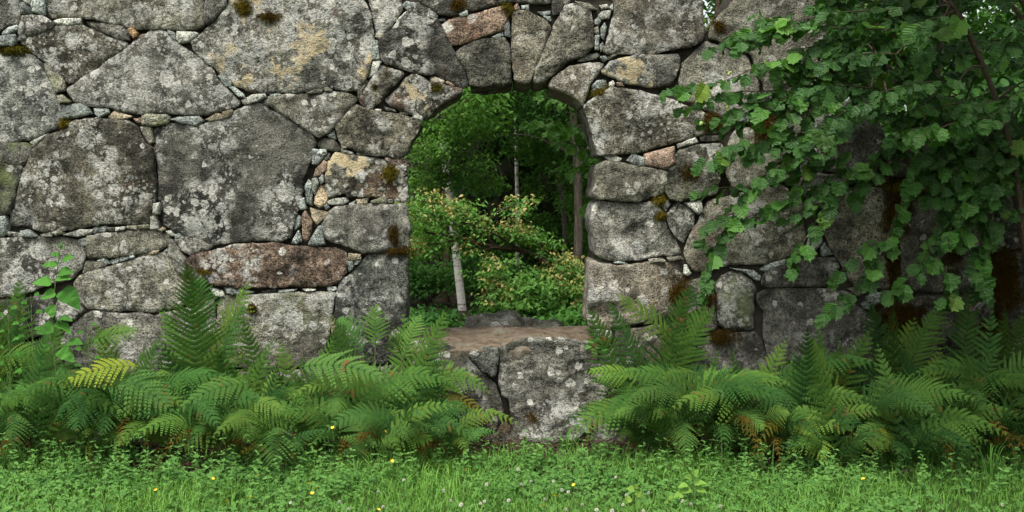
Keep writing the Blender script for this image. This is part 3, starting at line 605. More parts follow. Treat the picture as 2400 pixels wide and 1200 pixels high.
for a in [(570, 14, 22, 26, OLV), (628, 38, 34, 14, BRN), (912, 402, 24, 22, OLV), (922, 548, 14, 26, BRN), (935, 587, 36, 9, BRN), (906, 170, 12, 20, OLV), (880, 200, 9, 10, BRN),
          (1025, 203, 22, 12, OLV), (1072, 6, 24, 16, BRN), (1187, 18, 12, 14, OLV), (1408, 214, 17, 12, OLV), (1622, 405, 38, 32, BRN), (1792, 300, 26, 34, BRN), (1664, 282, 22, 22, BRN),
          (1548, 468, 14, 9, OLV), (1552, 502, 9, 9, OLV), (1592, 690, 28, 32, BRN), (1655, 700, 24, 34, BRN), (484, 634, 38, 7, OLV), (2130, 438, 52, 16, OLV), (2100, 505, 34, 66, BRN),
          (2095, 610, 22, 60, BRN), (2125, 750, 62, 50, BRN), (2360, 650, 40, 90, BRN), (2330, 790, 50, 60, BRN), (2285, 440, 16, 30, BRN), (2240, 560, 30, 60, BRN), (1692, 375, 16, 30, BRN), (1990, 266, 26, 14, BRN),
          (1412, 800, 20, 12, OLV), (25, 114, 28, 8, OLV), (147, 289, 10, 8, OLV), (1685, 60, 22, 20, BRN), (2030, 236, 18, 7, OLV), (1180, 1000, 12, 14, BRN), (1160, 1030, 40, 14, BRN), (1230, 1025, 40, 12, BRN), (1255, 975, 36, 30, BRN), (590, 722, 14, 12, BRN), (1690, 790, 30, 20, BRN), (1640, 740, 22, 30, BRN)]:
    moss(*a)

# ------------------------------------------------------------------ leaves and plants: shapes
def leaf_shape(kind='hazel', seed=0):
    """blade in its own frame: +x from stalk to tip (length 1), y across, z up; returns verts, tris, uv"""
    r = random.Random(seed)
    if kind == 'hazel': xs = [0, .06, .18, .32, .46, .60, .72, .82, .90, 1.0]; wk = r.uniform(.82, 1.08); ws = [w * wk for w in (0, .20, .33, .40, .43, .42, .36, .26, .11, 0)]; teeth = .045
    elif kind == 'heart': xs = [0, .04, .14, .28, .44, .60, .76, .90, 1.0]; ws = [0, .24, .36, .40, .37, .29, .19, .08, 0]; teeth = .0
    elif kind == 'oval': xs = [0, .15, .35, .55, .75, .9, 1.0]; ws = [0, .14, .22, .24, .19, .10, 0]; teeth = .0
    else: xs = [0, .25, .6, 1.0]; ws = [0, .2, .22, 0]; teeth = 0
    V, U = [], []; n = len(xs)
    fold = r.uniform(.05, .55); droop = r.uniform(.0, .5); curl = r.uniform(-.3, .4); wave = r.uniform(.01, .07)
    def put(x, y):
        z = abs(y) * fold - droop * x * x + curl * y * x + wave * math.sin(x * 14 + y * 5)
        V.append((x, y, z)); U.append((x, y))
    for x in xs: put(x, 0)
    for s in (1, -1):
        for i in range(1, n - 1):
            tw = teeth * (1 if i % 2 else -1) * r.uniform(.5, 1.4)
            put(xs[i] + .5 * tw, s * (ws[i] + tw) * r.uniform(.93, 1.07))
    T = []
    for k, s in enumerate((1, -1)):
        off = n + k * (n - 2)
        for i in range(n - 1):
            a, b = i, i + 1; oa = None if i == 0 else off + i - 1; ob = None if i + 1 == n - 1 else off + i
            if oa is not None and ob is not None: tr = [(a, b, ob), (a, ob, oa)]
            elif oa is None: tr = [(a, b, ob)]
            else: tr = [(a, b, oa)]
            T += [t if s > 0 else t[::-1] for t in tr]
    return np.array(V), np.array(T), np.array(U)

SHAPES = {k: [leaf_shape(k, i * 13 + 5) for i in range(9)] for k in ('hazel', 'heart', 'oval', 'plain')}

def frame(ax, nr):
    ax = unit(np.asarray(ax, float)); nr = np.asarray(nr, float); nr = unit(nr - (nr * ax).sum(-1, keepdims=True) * ax); s = np.cross(nr, ax)
    return ax, s, nr

def add_leaves(mb, kind, pos, axis, normal, size, tint):
    """many leaves at once into a collecting mesh"""
    pos = np.asarray(pos); n = len(pos)
    if not n: return
    ax, sd, nr = frame(axis, normal); size = np.broadcast_to(size, (n,)); tint = np.broadcast_to(tint, (n,))
    pick = RNG.integers(0, 9, n)
    for k in range(9):
        m = pick == k
        if not m.any(): continue
        V, T, U = SHAPES[kind][k]; c = m.sum()
        v = pos[m][:, None] + size[m][:, None, None] * (V[None, :, 0:1] * ax[m][:, None] + V[None, :, 1:2] * sd[m][:, None] + V[None, :, 2:3] * nr[m][:, None])
        t = T[None] + (np.arange(c) * len(V))[:, None, None]
        mb.add(v.reshape(-1, 3), t=t.reshape(-1, 3), uv=np.tile(U, (c, 1)), tint=np.repeat(tint[m], len(V)))

LEAF_ME = {}
def leaf_obj(kind, k, mat, tint):
    key = (kind, k, mat.name, tint)
    if key not in LEAF_ME:
        V, T, U = SHAPES[kind][k]; LEAF_ME[key] = mesh('leaf', V, T, None, False, U, np.full(len(V), tint)); LEAF_ME[key].materials.append(mat)
    return LEAF_ME[key]

from mathutils import Matrix
def place_leaf(parent, kind, pos, axis, normal, size, mat, color=(1, 1, 1), tint=.5, name='leaf'):
    ax, sd, nr = frame(np.asarray(axis), np.asarray(normal))
    o = obj(name, leaf_obj(kind, RNG.integers(0, 9), mat, round(tint * 4) / 4), None, parent, color=color)
    M = Matrix(((ax[0], sd[0], nr[0], 0), (ax[1], sd[1], nr[1], 0), (ax[2], sd[2], nr[2], 0), (0, 0, 0, 1)))
    p = Vector(pos) - (parent.location if parent else Vector())
    o.matrix_local = Matrix.Translation(p) @ M @ Matrix.Scale(size, 4)
    return o

# ------------------------------------------------------------------ ferns
def frond_mesh(p0, p1, p2, width, lush=1.0, twist=0.0, origin=(0, 0, 0), n_pin=15, stipe=.16, curl=0.0):
    """a twice-divided fern frond along the arc p0-p1-p2"""
    p0, p1, p2 = (np.asarray(p, float) for p in (p0, p1, p2))
    bez = lambda t: (1 - t) ** 2 * p0 + 2 * t * (1 - t) * p1 + t ** 2 * p2
    dbez = lambda t: 2 * (1 - t) * (p1 - p0) + 2 * t * (p2 - p1)
    t = np.linspace(0, 1, 14)[:, None]; rach = bez(t)
    if curl: rach[:, 2] -= curl * t[:, 0] ** 4
    mb = MB()
    tube(mb, rach, np.linspace(.0034, .0008, 14), 4, tint=.35)
    L = np.linalg.norm(np.diff(rach, axis=0), axis=1).sum()
    m = int(max(13, n_pin * L / .62 * (.9 + .3 * RNG.random())))
    tt = stipe + (1 - stipe) * (np.arange(m) + .5) / m; u = (tt - stipe) / (1 - stipe)
    base = bez(tt[:, None])
    if curl: base[:, 2] -= curl * tt ** 4
    tan = unit(dbez(tt[:, None])); 
    up = np.array([0, -.80, .80]); side = unit(np.cross(tan, up)); nrm = np.cross(side, tan)
    if twist: c, s = math.cos(twist), math.sin(twist); side, nrm = side * c + nrm * s, nrm * c - side * s
    shape = np.minimum(1, .45 + u * 1.9) * np.clip((1 - u) / .72, 0, 1) ** .85 + .03
    for sg in (1, -1):
        pl = width * shape * (1 + .30 * (RNG.random(m) - .5)) * np.where(RNG.random(m) < .05, .35, 1) * (.88 + .24 * RNG.random())
        ang = R(62) - u * R(18) + (RNG.random(m) - .5) * .18
        pd = unit(side * sg * np.sin(ang)[:, None] + tan * np.cos(ang)[:, None] + nrm * (.12 * RNG.random(m) - .02)[:, None])
        pn = unit(nrm - (nrm * pd).sum(-1, keepdims=True) * pd); ps = np.cross(pn, pd)
        K = 8
        s = (np.arange(K) + .35) / K                              # pinnules along each pinna
        b0 = base[:, None] + pd[:, None] * (pl[:, None] * s[None])[..., None] - nrm[:, None] * (pl[:, None] * .30 * s[None] ** 2)[..., None] - np.array([0, 0, 1]) * (pl[:, None] * .10 * s[None] ** 2)[..., None]
        pw = np.minimum(.20 * pl[:, None] + .003, .40 * L * (1 - stipe) / m) * (1 - s[None] ** 2.0 * .88) * lush
        step = (pl / K)[:, None] * np.ones((1, K))
        tin = np.clip(.5 + .18 * (RNG.random((m, K)) - .5) + .30 * (s[None] - .5), 0, 1)
        for s2 in (1, -1):
            tip = b0 + ps[:, None] * (s2 * pw)[..., None] + pd[:, None] * (step * .62)[..., None] - pn[:, None] * (pw * .18)[..., None]
            midd = b0 + ps[:, None] * (s2 * pw * .62)[..., None] - pn[:, None] * (pw * .04)[..., None]
            a = b0 - pd[:, None] * (step * .50)[..., None]; a2 = b0 + pd[:, None] * (step * .50)[..., None]
            e = midd + pd[:, None] * (step * .74)[..., None]; f = midd - pd[:, None] * (step * .18)[..., None]
            v = np.stack([a, a2, e, tip, f], 2); n = m * K; i = np.arange(n) * 5
            mb.add(v.reshape(-1, 3), t=np.stack([i + 4, i + 2, i + 3], 1), q=np.stack([i, i + 1, i + 2, i + 4], 1), tint=np.repeat(tin.ravel(), 5))
    return mb.build('frond', origin=origin)

GREEN = [(1, 1, 1), (.80, .92, .95), (1.25, 1.12, .85), (.55, .70, .72), (.95, 1.0, .8), (1.25, 1.25, 1.0), (.65, .82, .75)]
YEL = (2.2, 1.35, .75); BRO = (2.3, .62, .45); PALE = (1.45, 1.2, .95); DK = (.62, .80, .85)
FERN_N = [0]
def fern(x_px, d, n, length, label, reach=1.0, tall=.18, dead=2, lean=0.0, shade=1.0, heroes=()):
    """one fern plant: fronds rising from its crown in an arching funnel"""
    t = DIST - d; c = np.array([(x_px - 1200) * t / FPX, -d, .02])
    root = thing('fern', label, 'fern', tuple(c), 'ferns growing along the foot of the wall')
    rk = MB(); tube(rk, [c - (0, 0, .04), c + (0, 0, .02), c + (0, 0, .05)], [.03, .028, .012], 8, wob=.3)
    obj('rootstock', rk.build('rootstock', origin=c), M_TWIG, root)
    a0 = RNG.random() * 6.28; n += 0 if x_px < 1300 else 1; length *= 1.0 if x_px < 1300 else 1.10
    for k in range(n + dead):
        az = a0 + k * 2.399 + (RNG.random() - .5) * .5
        ox, oy = math.cos(az), math.sin(az) * .8 - .25
        if oy > .05 and d < .5: oy *= .25 + .6 * max(0, d - .1)      # the wall turns fronds outwards
        L = length * (.45 + .80 * RNG.random())
        isdead = k >= n; L *= .8 if isdead else 1
        upr = RNG.random() < tall and not isdead
        o = np.array([ox + lean, oy, 0]); 
        if upr: p1 = c + o * L * .12 + (0, 0, L * .62); p2 = c + o * L * .34 + (0, 0, L * (.92 + .1 * RNG.random()))
        elif isdead: p1 = c + o * L * .28 + (0, 0, L * .75); p2 = c + o * L * .72 + (0, 0, L * .12 + .03)
        else: p1 = c + o * L * .22 * reach + (0, 0, L * (.68 + .12 * RNG.random())); p2 = c + o * L * .80 * reach + (0, 0, L * (.26 + .34 * RNG.random()))
        lat = np.array([-o[1], o[0], 0]) * L * (RNG.random() - .5) * .30; p1 = p1 + lat * .4; p2 = p2 + lat
        wd = L * (.15 + .09 * RNG.random()) * (.7 if isdead else 1)
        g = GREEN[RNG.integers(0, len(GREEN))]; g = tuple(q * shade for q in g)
        if isdead: g = (1.7, .52, .40) if RNG.random() < .5 else (2.2, .95, .5)
        elif RNG.random() < .07: g = PALE
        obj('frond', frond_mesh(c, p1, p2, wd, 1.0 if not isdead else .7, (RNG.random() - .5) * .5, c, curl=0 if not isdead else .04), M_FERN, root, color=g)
    for (bx, by, bd, tx, ty, td, rise, wd, col) in heroes:
        b = np.array(P(bx, by, bd)); e = np.array(P(tx, ty, td)); mid = (b + e) / 2 + np.array([0, -.03, rise])
        # a stalk leads down to the crown
        st = MB(); tube(st, spline([c, (c + b) / 2 + (0, .0, .06), b], 8), np.linspace(.004, .003, 8), 4)
        f = obj('frond', frond_mesh(b, mid, e, wd * 1.18, 1.05, 0, c, stipe=.02, n_pin=16), M_FERN, root, color=tuple(q * 1.15 for q in col))  # front light put into the colour: hero fronds are lightened
        obj('stalk', st.build('stalk', origin=c), M_RACHIS, f)
    return root

N1 = (1, 1, 1); N2 = (1.08, 1.05, .95); N3 = (.85, .98, .98)
fern(28, .16, 10, .98, 'tall light green fern at the left edge beside the tall plant', tall=.8)
fern(-10, .40, 9, .84, 'light green fern at the left edge in front of the tall fern', tall=.4)
fern(-40, .50, 8, .62, 'fern at the left edge of the photo, low in front')
fern(12, .25, 8, .72, 'tall fern at the left edge, close to the wall', tall=.5, heroes=[(-20, 860, .4, 110, 850, .5, .12, .13, (1.2, 1.15, .8))])
fern(75, .62, 8, .58, 'fern left of the tall broad-leaved plant, near the lawn', heroes=[(170, 950, .6, 15, 930, .72, .10, .13, N3), (40, 960, .7, 30, 1050, .85, .05, .11, N2)])
fern(150, .30, 6, .62, 'fern right behind the tall broad-leaved plant')
fern(215, .62, 8, .60, 'fern under the long yellow-brown frond', tall=.1, heroes=[(325, 858, .62, 135, 905, .75, .075, .105, YEL), (215, 930, .66, 180, 1010, .82, .06, .12, N3)])
fern(300, .40, 8, .72, 'fern with pale fronds below the lichened grey boulder', heroes=[(190, 815, .35, 325, 775, .4, .05, .10, (1.2, 1.1, .8)), (265, 872, .60, 405, 965, .78, .06, .14, N1), (270, 920, .6, 240, 1020, .8, .05, .11, N3)])
fern(395, .55, 8, .62, 'fern in front of the dark hollow left of centre', tall=.15, heroes=[(590, 900, .62, 412, 965, .80, .09, .105, N2)])
fern(470, .14, 9, .86, 'tallest fern, standing upright against the long reddish stone', tall=.75, heroes=[(470, 790, .22, 468, 648, .2, .02, .12, (.82, 1.0, .95))])
fern(505, .66, 8, .58, 'low fern with broad pale fronds bending to the lawn', tall=.1, heroes=[(545, 985, .70, 420, 1055, .86, .09, .13, PALE), (560, 960, .72, 590, 1035, .84, .05, .11, N2)])
fern(560, .30, 9, .66, 'fern below the right end of the tall upright fern', tall=.4)
fern(615, .52, 8, .64, 'fern with a rusty dead frond, left of centre', dead=2, heroes=[(578, 938, .66, 682, 978, .80, .05, .08, PALE)])
fern(655, .76, 7, .50, 'low fern with one broad cupped frond over the grass', tall=.0, heroes=[(650, 1000, .80, 640, 1092, .98, .07, .14, N1)])
fern(705, .26, 9, .66, 'fern below the mossy pale stone beside the upright slate', tall=.45)
fern(765, .52, 9, .68, 'fern with wide horizontal fronds, left of the opening', heroes=[(705, 860, .60, 910, 895, .72, .10, .12, N1), (800, 930, .66, 780, 975, .80, .05, .1, N2)])
fern(825, .62, 8, .58, 'fern near the buttercups left of the opening', tall=.1)
fern(870, .20, 9, .76, 'upright fern against the smooth grey jamb stone', tall=.7, heroes=[(880, 815, .3, 882, 712, .25, .03, .10, (1.15, 1.12, .85)), (850, 825, .3, 795, 745, .3, .06, .11, N3)])
fern(945, .30, 9, .74, 'upright fern at the left foot of the arched opening', tall=.6, heroes=[(945, 840, .3, 985, 738, .22, .03, .10, N2), (940, 830, .32, 915, 790, .4, .06, .09, PALE)])
fern(955, .66, 8, .56, 'low fern with a pale frond spreading over the lawn', tall=.05, heroes=[(905, 1025, .74, 1012, 1035, .9, .06, .11, (1.3, 1.2, .8))])
fern(965, .40, 9, .56, 'fern leaning against the brown stone under the sill', tall=.2, dead=2)
fern(1050, .40, 6, .42, 'little green fern between the sill and the rusty fronds', tall=.1, dead=1)
fern(1062, .62, 6, .34, 'small fern with rusty fronds at the end of the bank', dead=3, tall=.1)
fern(1510, .52, 7, .50, 'fern with flat pale fronds right of the sill', tall=.1, shade=.95, heroes=[(1510, 955, .60, 1335, 1012, .78, .10, .115, (1.15, 1.1, .9)), (1560, 965, .6, 1440, 975, .75, .07, .10, N2), (1500, 890, .45, 1370, 872, .5, .06, .085, (1.3, 1.15, .8))])
fern(1540, .20, 8, .70, 'tall rusty-tinged fern leaning over the lowest jamb stone', tall=.7, dead=2, shade=.9, heroes=[(1590, 820, .25, 1445, 690, .25, .05, .13, (1.2, .95, .75))])
fern(1560, .55, 8, .60, 'fern with brown curled fronds right of the sill', dead=3, shade=.9, heroes=[(1600, 985, .7, 1610, 1075, .85, .05, .09, N2)])
fern(1630, .30, 9, .64, 'fern under the moss-bearded stones', tall=.45, shade=.85, heroes=[(1645, 880, .45, 1535, 890, .6, .05, .07, PALE)])
fern(1690, .55, 8, .66, 'fern with one long pale frond pointing to the right', shade=.9, heroes=[(1640, 895, .60, 1760, 925, .72, .09, .10, (1.25, 1.2, .9)), (1700, 900, .55, 1820, 950, .65, .10, .12, N1)])
fern(1755, .28, 9, .64, 'fern below the green-stained round stone', tall=.45, shade=.8)
fern(1800, .62, 8, .60, 'fern beside the heart-leaved plant', shade=.9, heroes=[(1720, 965, .7, 1790, 1005, .85, .05, .1, N2), (1780, 990, .7, 1850, 970, .8, .06, .08, PALE)])
fern(1885, .60, 8, .60, 'fern with one yellowing frond hanging to the grass', shade=.85, heroes=[(1865, 990, .7, 1935, 1085, .9, .08, .12, (1.75, 1.35, .85))])
fern(1930, .28, 9, .64, 'fern in front of the block with a drill groove', tall=.45, shade=.75)
fern(1985, .58, 8, .62, 'fern left of the golden withered frond', shade=.8, heroes=[(1965, 920, .6, 1880, 935, .7, .07, .09, N2), (1990, 930, .6, 2060, 985, .75, .06, .11, N1)])
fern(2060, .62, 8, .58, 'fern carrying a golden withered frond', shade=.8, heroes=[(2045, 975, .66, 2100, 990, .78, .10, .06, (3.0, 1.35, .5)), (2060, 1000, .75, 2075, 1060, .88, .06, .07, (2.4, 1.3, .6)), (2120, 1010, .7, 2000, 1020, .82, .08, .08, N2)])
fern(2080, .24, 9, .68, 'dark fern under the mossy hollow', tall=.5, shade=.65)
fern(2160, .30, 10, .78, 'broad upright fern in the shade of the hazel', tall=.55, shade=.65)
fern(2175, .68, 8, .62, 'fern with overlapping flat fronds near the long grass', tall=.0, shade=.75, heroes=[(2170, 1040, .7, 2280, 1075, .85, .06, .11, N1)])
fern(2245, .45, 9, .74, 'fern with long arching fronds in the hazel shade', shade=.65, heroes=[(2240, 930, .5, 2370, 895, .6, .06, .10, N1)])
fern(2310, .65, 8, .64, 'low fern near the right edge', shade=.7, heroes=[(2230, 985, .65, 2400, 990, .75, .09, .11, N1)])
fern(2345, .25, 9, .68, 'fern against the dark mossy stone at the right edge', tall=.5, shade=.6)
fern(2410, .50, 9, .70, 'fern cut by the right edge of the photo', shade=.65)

for x_, d_, lab in [(100, .22, 'fern between the tall plant and the wall'), (255, .22, 'fern against the wall left of the dark hollow'), (370, .20, 'fern against the wall behind the dark hollow'), (640, .18, 'fern against the wall below the pale mossy stone'), (810, .30, 'fern left of the smooth grey jamb stone'), (880, .78, 'small fern hanging over the grass below the buttercups'),
                    (1480, .28, 'fern close to the reddish jamb stone'), (1700, .20, 'fern against the green-stained stone'), (1850, .22, 'fern against the wall below the grooved block'), (1960, .80, 'small fern bending to the grass right of the yellowing frond'), (2010, .20, 'fern against the wall under the slate wedges'), (2260, .20, 'dark fern against the wall under the mossy boulder'), (2120, .85, 'small dark fern at the edge of the long grass')]:
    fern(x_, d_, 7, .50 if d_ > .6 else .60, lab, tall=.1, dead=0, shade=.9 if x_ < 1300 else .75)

# ------------------------------------------------------------------ lawn
def lawn():
    n = 120000
    x = (RNG.random(n) - .5) * 9.5; y = -.45 - RNG.random(n) ** 1.15 * 3.3
    k = (np.abs(x) < .42) & (y > -.5) & (RNG.random(n) < .3); x, y = x[~k], y[~k]; n = len(x)
    pat = np.array([mnoise.noise((a * 1.3, b * 1.8, 0)) for a, b in zip(x, y)])
    L = (.042 + .07 * RNG.random(n) ** 1.8) * (1 + .8 * pat); az = RNG.random(n) * 6.28; le = .25 + .8 * RNG.random(n)
    # longer grass where the mower does not reach, near the ferns
    tall_ = np.array([mnoise.noise((a * 2.1, b * 1.2, 14)) for a, b in zip(x, y)]); L *= 1 + 1.6 * np.clip((y + 1.15) / .5, 0, 1) * RNG.random(n) * np.clip(.5 + 1.6 * tall_, 0, 1.4)
    dr = np.stack([np.cos(az), np.sin(az), np.zeros(n)], 1); sd = np.stack([-np.sin(az), np.cos(az), np.zeros(n)], 1) * (.0016 + .0018 * RNG.random(n))[:, None]
    p = np.stack([x, y, np.full(n, -.01)], 1); up = np.array([0, 0, 1.])
    b1 = p + dr * (L * le * .25)[:, None] + up * (L * .55)[:, None]; b2 = p + dr * (L * le * .85)[:, None] + up * (L * (1 - .32 * le))[:, None]
    v = np.stack([p - sd, p + sd, b1 + sd * .9, b1 - sd * .9, b2], 1); i = np.arange(n) * 5
    mb = MB(); tint = np.clip(.45 + .5 * (RNG.random(n) - .5) + .5 * pat, 0, 1)
    mb.add(v.reshape(-1, 3), t=np.stack([i + 3, i + 2, i + 4], 1), q=np.stack([i, i + 1, i + 2, i + 3], 1), tint=np.repeat(tint, 5))
    o = obj('grass', mb.build('grass'), M_GRASS); tag(o, 'short green lawn grass in front of the ferns', 'grass', kind='stuff')
    # clover: three leaflets on a short stalk
    n = 26000
    x = (RNG.random(n) - .5) * 9.5; y = -.55 - RNG.random(n) ** 1.1 * 3.2
    pat = np.array([mnoise.noise((a * 1.1 + 5, b * 1.5, 2)) for a, b in zip(x, y)]); k = RNG.random(n) < .36 + 1.1 * pat; x, y, pat = x[k], y[k], pat[k]; n = len(x)
    h = .022 + .035 * RNG.random(n); s = .007 + .006 * RNG.random(n); az = RNG.random(n) * 6.28
    c = np.stack([x, y, h], 1); til = (RNG.random((n, 2)) - .5) * .9
    nr = unit(np.stack([til[:, 0], til[:, 1] - .55, np.ones(n)], 1)); a = unit(np.cross(nr, np.stack([np.cos(az), np.sin(az), np.zeros(n)], 1))); b = np.cross(nr, a)
    mb = MB(); tint = np.clip(.55 + .5 * (RNG.random(n) - .5) + .3 * pat, 0, 1)
    for q in range(3):
        t = q * 2.094; d = a * math.cos(t) + b * math.sin(t); e = np.cross(nr, d)
        S = s[:, None]
        v = np.stack([c, c + d * S * .8 + e * S * .75, c + d * S * 1.65 + e * S * .45, c + d * S * 1.65 - e * S * .45, c + d * S * .8 - e * S * .75], 1) + nr[:, None] * 0
        v[:, 1] += nr * S * .3; v[:, 4] += nr * S * .3
        i = np.arange(n) * 5; mb.add(v.reshape(-1, 3), t=np.stack([i, i + 3, i + 2], 1), q=None, tint=np.repeat(tint, 5))
        mb.t.append(np.stack([i, i + 2, i + 1], 1) + mb.n - 5 * n); mb.t.append(np.stack([i, i + 4, i + 3], 1) + mb.n - 5 * n)
    o = obj('clover', mb.build('clover'), M_HERB); tag(o, 'low clover leaves spread through the lawn', 'clover', kind='stuff')
    # broad leaves: plantain, dandelion and lady's mantle rosettes flat among the grass
    mb = MB(); pos, ax, nr, sz, ti = [], [], [], [], []
    for k in range(420):
        x0 = (RNG.random() - .5) * 8.5; y0 = -.7 - RNG.random() * 2.6; m = RNG.integers(3, 8); S = .03 + .05 * RNG.random(); tt = RNG.random()
        for j in range(m):
            a = RNG.random() * 6.28; d = np.array([math.cos(a), math.sin(a), .25 + .7 * RNG.random()])
            pos.append((x0 + math.cos(a) * .008, y0 + math.sin(a) * .008, .012 + .015 * RNG.random())); ax.append(d); nr.append((-d[0] * .4, -d[1] * .4 - .15, 1)); sz.append(S * (.7 + .6 * RNG.random())); ti.append(min(1, max(0, .5 + (tt - .5) * .7 + .2 * (RNG.random() - .5))))
    add_leaves(mb, 'oval', np.array(pos), np.array(ax), np.array(nr), np.array(sz), np.array(ti))
    o = obj('weeds', mb.build('weeds'), M_HERB); tag(o, 'broad-leaved plantain and dandelion rosettes in the lawn', 'weeds', kind='stuff')
    # chickweed and other small herbs in the fringe between lawn and ferns
    mb = MB(); pos, ax, nr, sz, ti = [], [], [], [], []
    for k in range(1300):
        x0 = (RNG.random() - .5) * 7.6; w = mnoise.noise((x0 * 1.2, 3, 8)); y0 = -.62 - .75 * RNG.random() ** 1.6 - .40 * w
        if -.45 < x0 < .35 and y0 > -.62: continue
        if x0 > 1.8 and RNG.random() < .45: continue
        H = (.04 + .17 * RNG.random() ** 1.5) * (1.25 if x0 < -1.2 else 1.0); le = (RNG.random(2) - .5) * .8; tt = RNG.random(); az = RNG.random() * 6.28
        top = np.array([x0 + le[0] * H, y0 + le[1] * H, H])
        tube(mb, [(x0, y0, 0), tuple(top)], [.0012, .0008], 3, tint=.5)
        m = RNG.integers(4, 8)
        for j in range(m):
            f = .3 + .7 * j / (m - 1); p = np.array([x0, y0, 0]) * (1 - f) + top * f
            for q in (0, 1):
                a = az + j * 1.57 + q * 3.14; d = np.array([math.cos(a), math.sin(a), -.2 + 1.2 * RNG.random()])
                pos.append(p); ax.append(d); nr.append((-.3 * d[0] + .7 * (RNG.random() - .5), -.3 * d[1] - .15 - .8 * RNG.random(), .9)); sz.append((.012 + .016 * RNG.random()) * (1.25 - .5 * f)); ti.append(np.clip(.45 + .6 * (tt - .5) + .25 * f, 0, 1))
    add_leaves(mb, 'oval', np.array(pos), np.array(ax), np.array(nr), np.array(sz) * 1.35, np.array(ti))
    o = obj('chickweed', mb.build('chickweed'), M_HERB); tag(o, 'low leafy chickweed fringe between lawn and ferns', 'undergrowth', kind='stuff')
    # leaf litter and dry stuff under the ferns
    n = 9000; x = (RNG.random(n) - .5) * 8; y = -.05 - RNG.random(n) * .75; az = RNG.random(n) * 6.28
    mb = MB(); d = np.stack([np.cos(az), np.sin(az), .3 * RNG.random(n)], 1)
    add_leaves(mb, 'plain', np.stack([x, y, .02 + .02 * RNG.random(n)], 1), d, np.array([[0, 0, 1.]]) + (RNG.random((n, 3)) - .5), .02 + .03 * RNG.random(n), RNG.random(n))
    o = obj('leaf_litter', mb.build('leaf_litter'), plain('dead_leaves', (.02, .012, .007), (.07, .035, .018), 30)); tag(o, 'brown dead leaf litter under the ferns', 'litter', kind='stuff')
lawn()

def tuft(px, py, n, L, label, spread=.05):
    c = np.array(G(px, py)); root = thing('grass_tuft', label, 'grass', tuple(c), 'tufts of long grass')
    mb = MB()
    for k in range(n):
        az = RNG.random() * 6.28; l = L * (.5 + .6 * RNG.random()); o = np.array([math.cos(az), math.sin(az), 0]); b = c + o * spread * RNG.random()
        pts = spline([b, b + o * l * .18 + (0, 0, l * .55), b + o * l * .5 + (0, 0, l * (.75 - .35 * RNG.random()))], 6); s = np.cross(unit(np.gradient(pts, axis=0)), [0, 0, 1.]); s = unit(s) * (np.array([1, 1, .9, .75, .5, .1]) * .0028)[:, None]
        i = np.arange(5); q = np.stack([i, i + 1, i + 7, i + 6], 1); mb.add(np.vstack([pts - s, pts + s]), q=q, tint=RNG.random())
    o = obj('blades', mb.build('blades', origin=c), M_GRASS, root, color=(.75, .85, .8)); o['kind'] = 'stuff'
for px, py, n, L, lab in [(2165, 1110, 60, .34, 'tuft of long arching grass in the dark under the ferns, right'), (1690, 1095, 45, .26, 'tuft of long grass at the foot of the heart-leaved plant'), (1770, 1100, 40, .30, 'tuft of long grass beside the nettle-like plant'), (2100, 1105, 40, .28, 'tuft of long grass below the golden withered frond'),
                          (600, 1105, 40, .22, 'tuft of grass under the cupped fern frond'), (560, 1075, 24, .26, 'thin tuft of pale grass stems left of the cupped frond'), (1010, 1075, 30, .22, 'tuft of grass below the rusty fern by the sill'), (1330, 1065, 40, .20, 'tuft of grass below the big cracked stone under the sill'), (2320, 1130, 40, .28, 'tuft of long grass at the lower right')]:
    tuft(px, py, n, L, lab)

# ------------------------------------------------------------------ flowers
def at_height(px, py, h):
    if py < 1075: d = .74 + .1 * RNG.random(); p = P(px, py, d); return np.array(p)
    t = (CAM_H - h) * FPX / (py - 440); return np.array([(px - 1200) * t / FPX, t - DIST, h])
def petals(kind):
    mb = MB()
    if kind == 'clover':
        n = 46
        for k in range(n):
            z = 1 - 1.75 * (k + .5) / n; a = k * 2.4; r = math.sqrt(max(0, 1 - z * z)); d = np.array([r * math.cos(a), r * math.sin(a), z * .9]); s = np.cross(d, [.2, .3, .9]); s = unit(s)
            u_ = np.cross(s, d); b = d * .0035; mb.add([b - s * .0012, b + s * .0012, d * .0105 + s * .0014 + u_ * .001, d * .0115, d * .0105 - s * .0014 + u_ * .001], t=[(0, 1, 2), (0, 2, 3), (0, 3, 4)])
        return mb.build('flower_head')
    for k in range(5):
        a = k * 1.2566; d = np.array([math.cos(a), math.sin(a), 0]); s = np.array([-math.sin(a), math.cos(a), 0]); z = np.array([0, 0, 1.])
        mb.add([d * .001, d * .006 + s * .005 + z * .002, d * .012 + s * .004 + z * .006, d * .0125 + z * .0065, d * .012 - s * .004 + z * .006, d * .006 - s * .005 + z * .002], t=[(0, 1, 5), (1, 2, 3), (1, 3, 5), (3, 4, 5)])
    return mb.build('petals')
PET = {k: petals(k) for k in ('clover', 'butter')}
PET['clover'].materials.append(M_WHITE); PET['butter'].materials.append(M_YELLOW)
ONES = 'first second third fourth fifth sixth seventh eighth ninth tenth eleventh twelfth thirteenth fourteenth fifteenth sixteenth seventeenth eighteenth nineteenth'.split()
def ordinal(i): return ONES[i] if i < 19 else ('twentieth' if i == 19 else 'twenty-' + ONES[i - 20] if i < 29 else 'thirtieth' if i == 29 else 'thirty-' + ONES[i - 30])
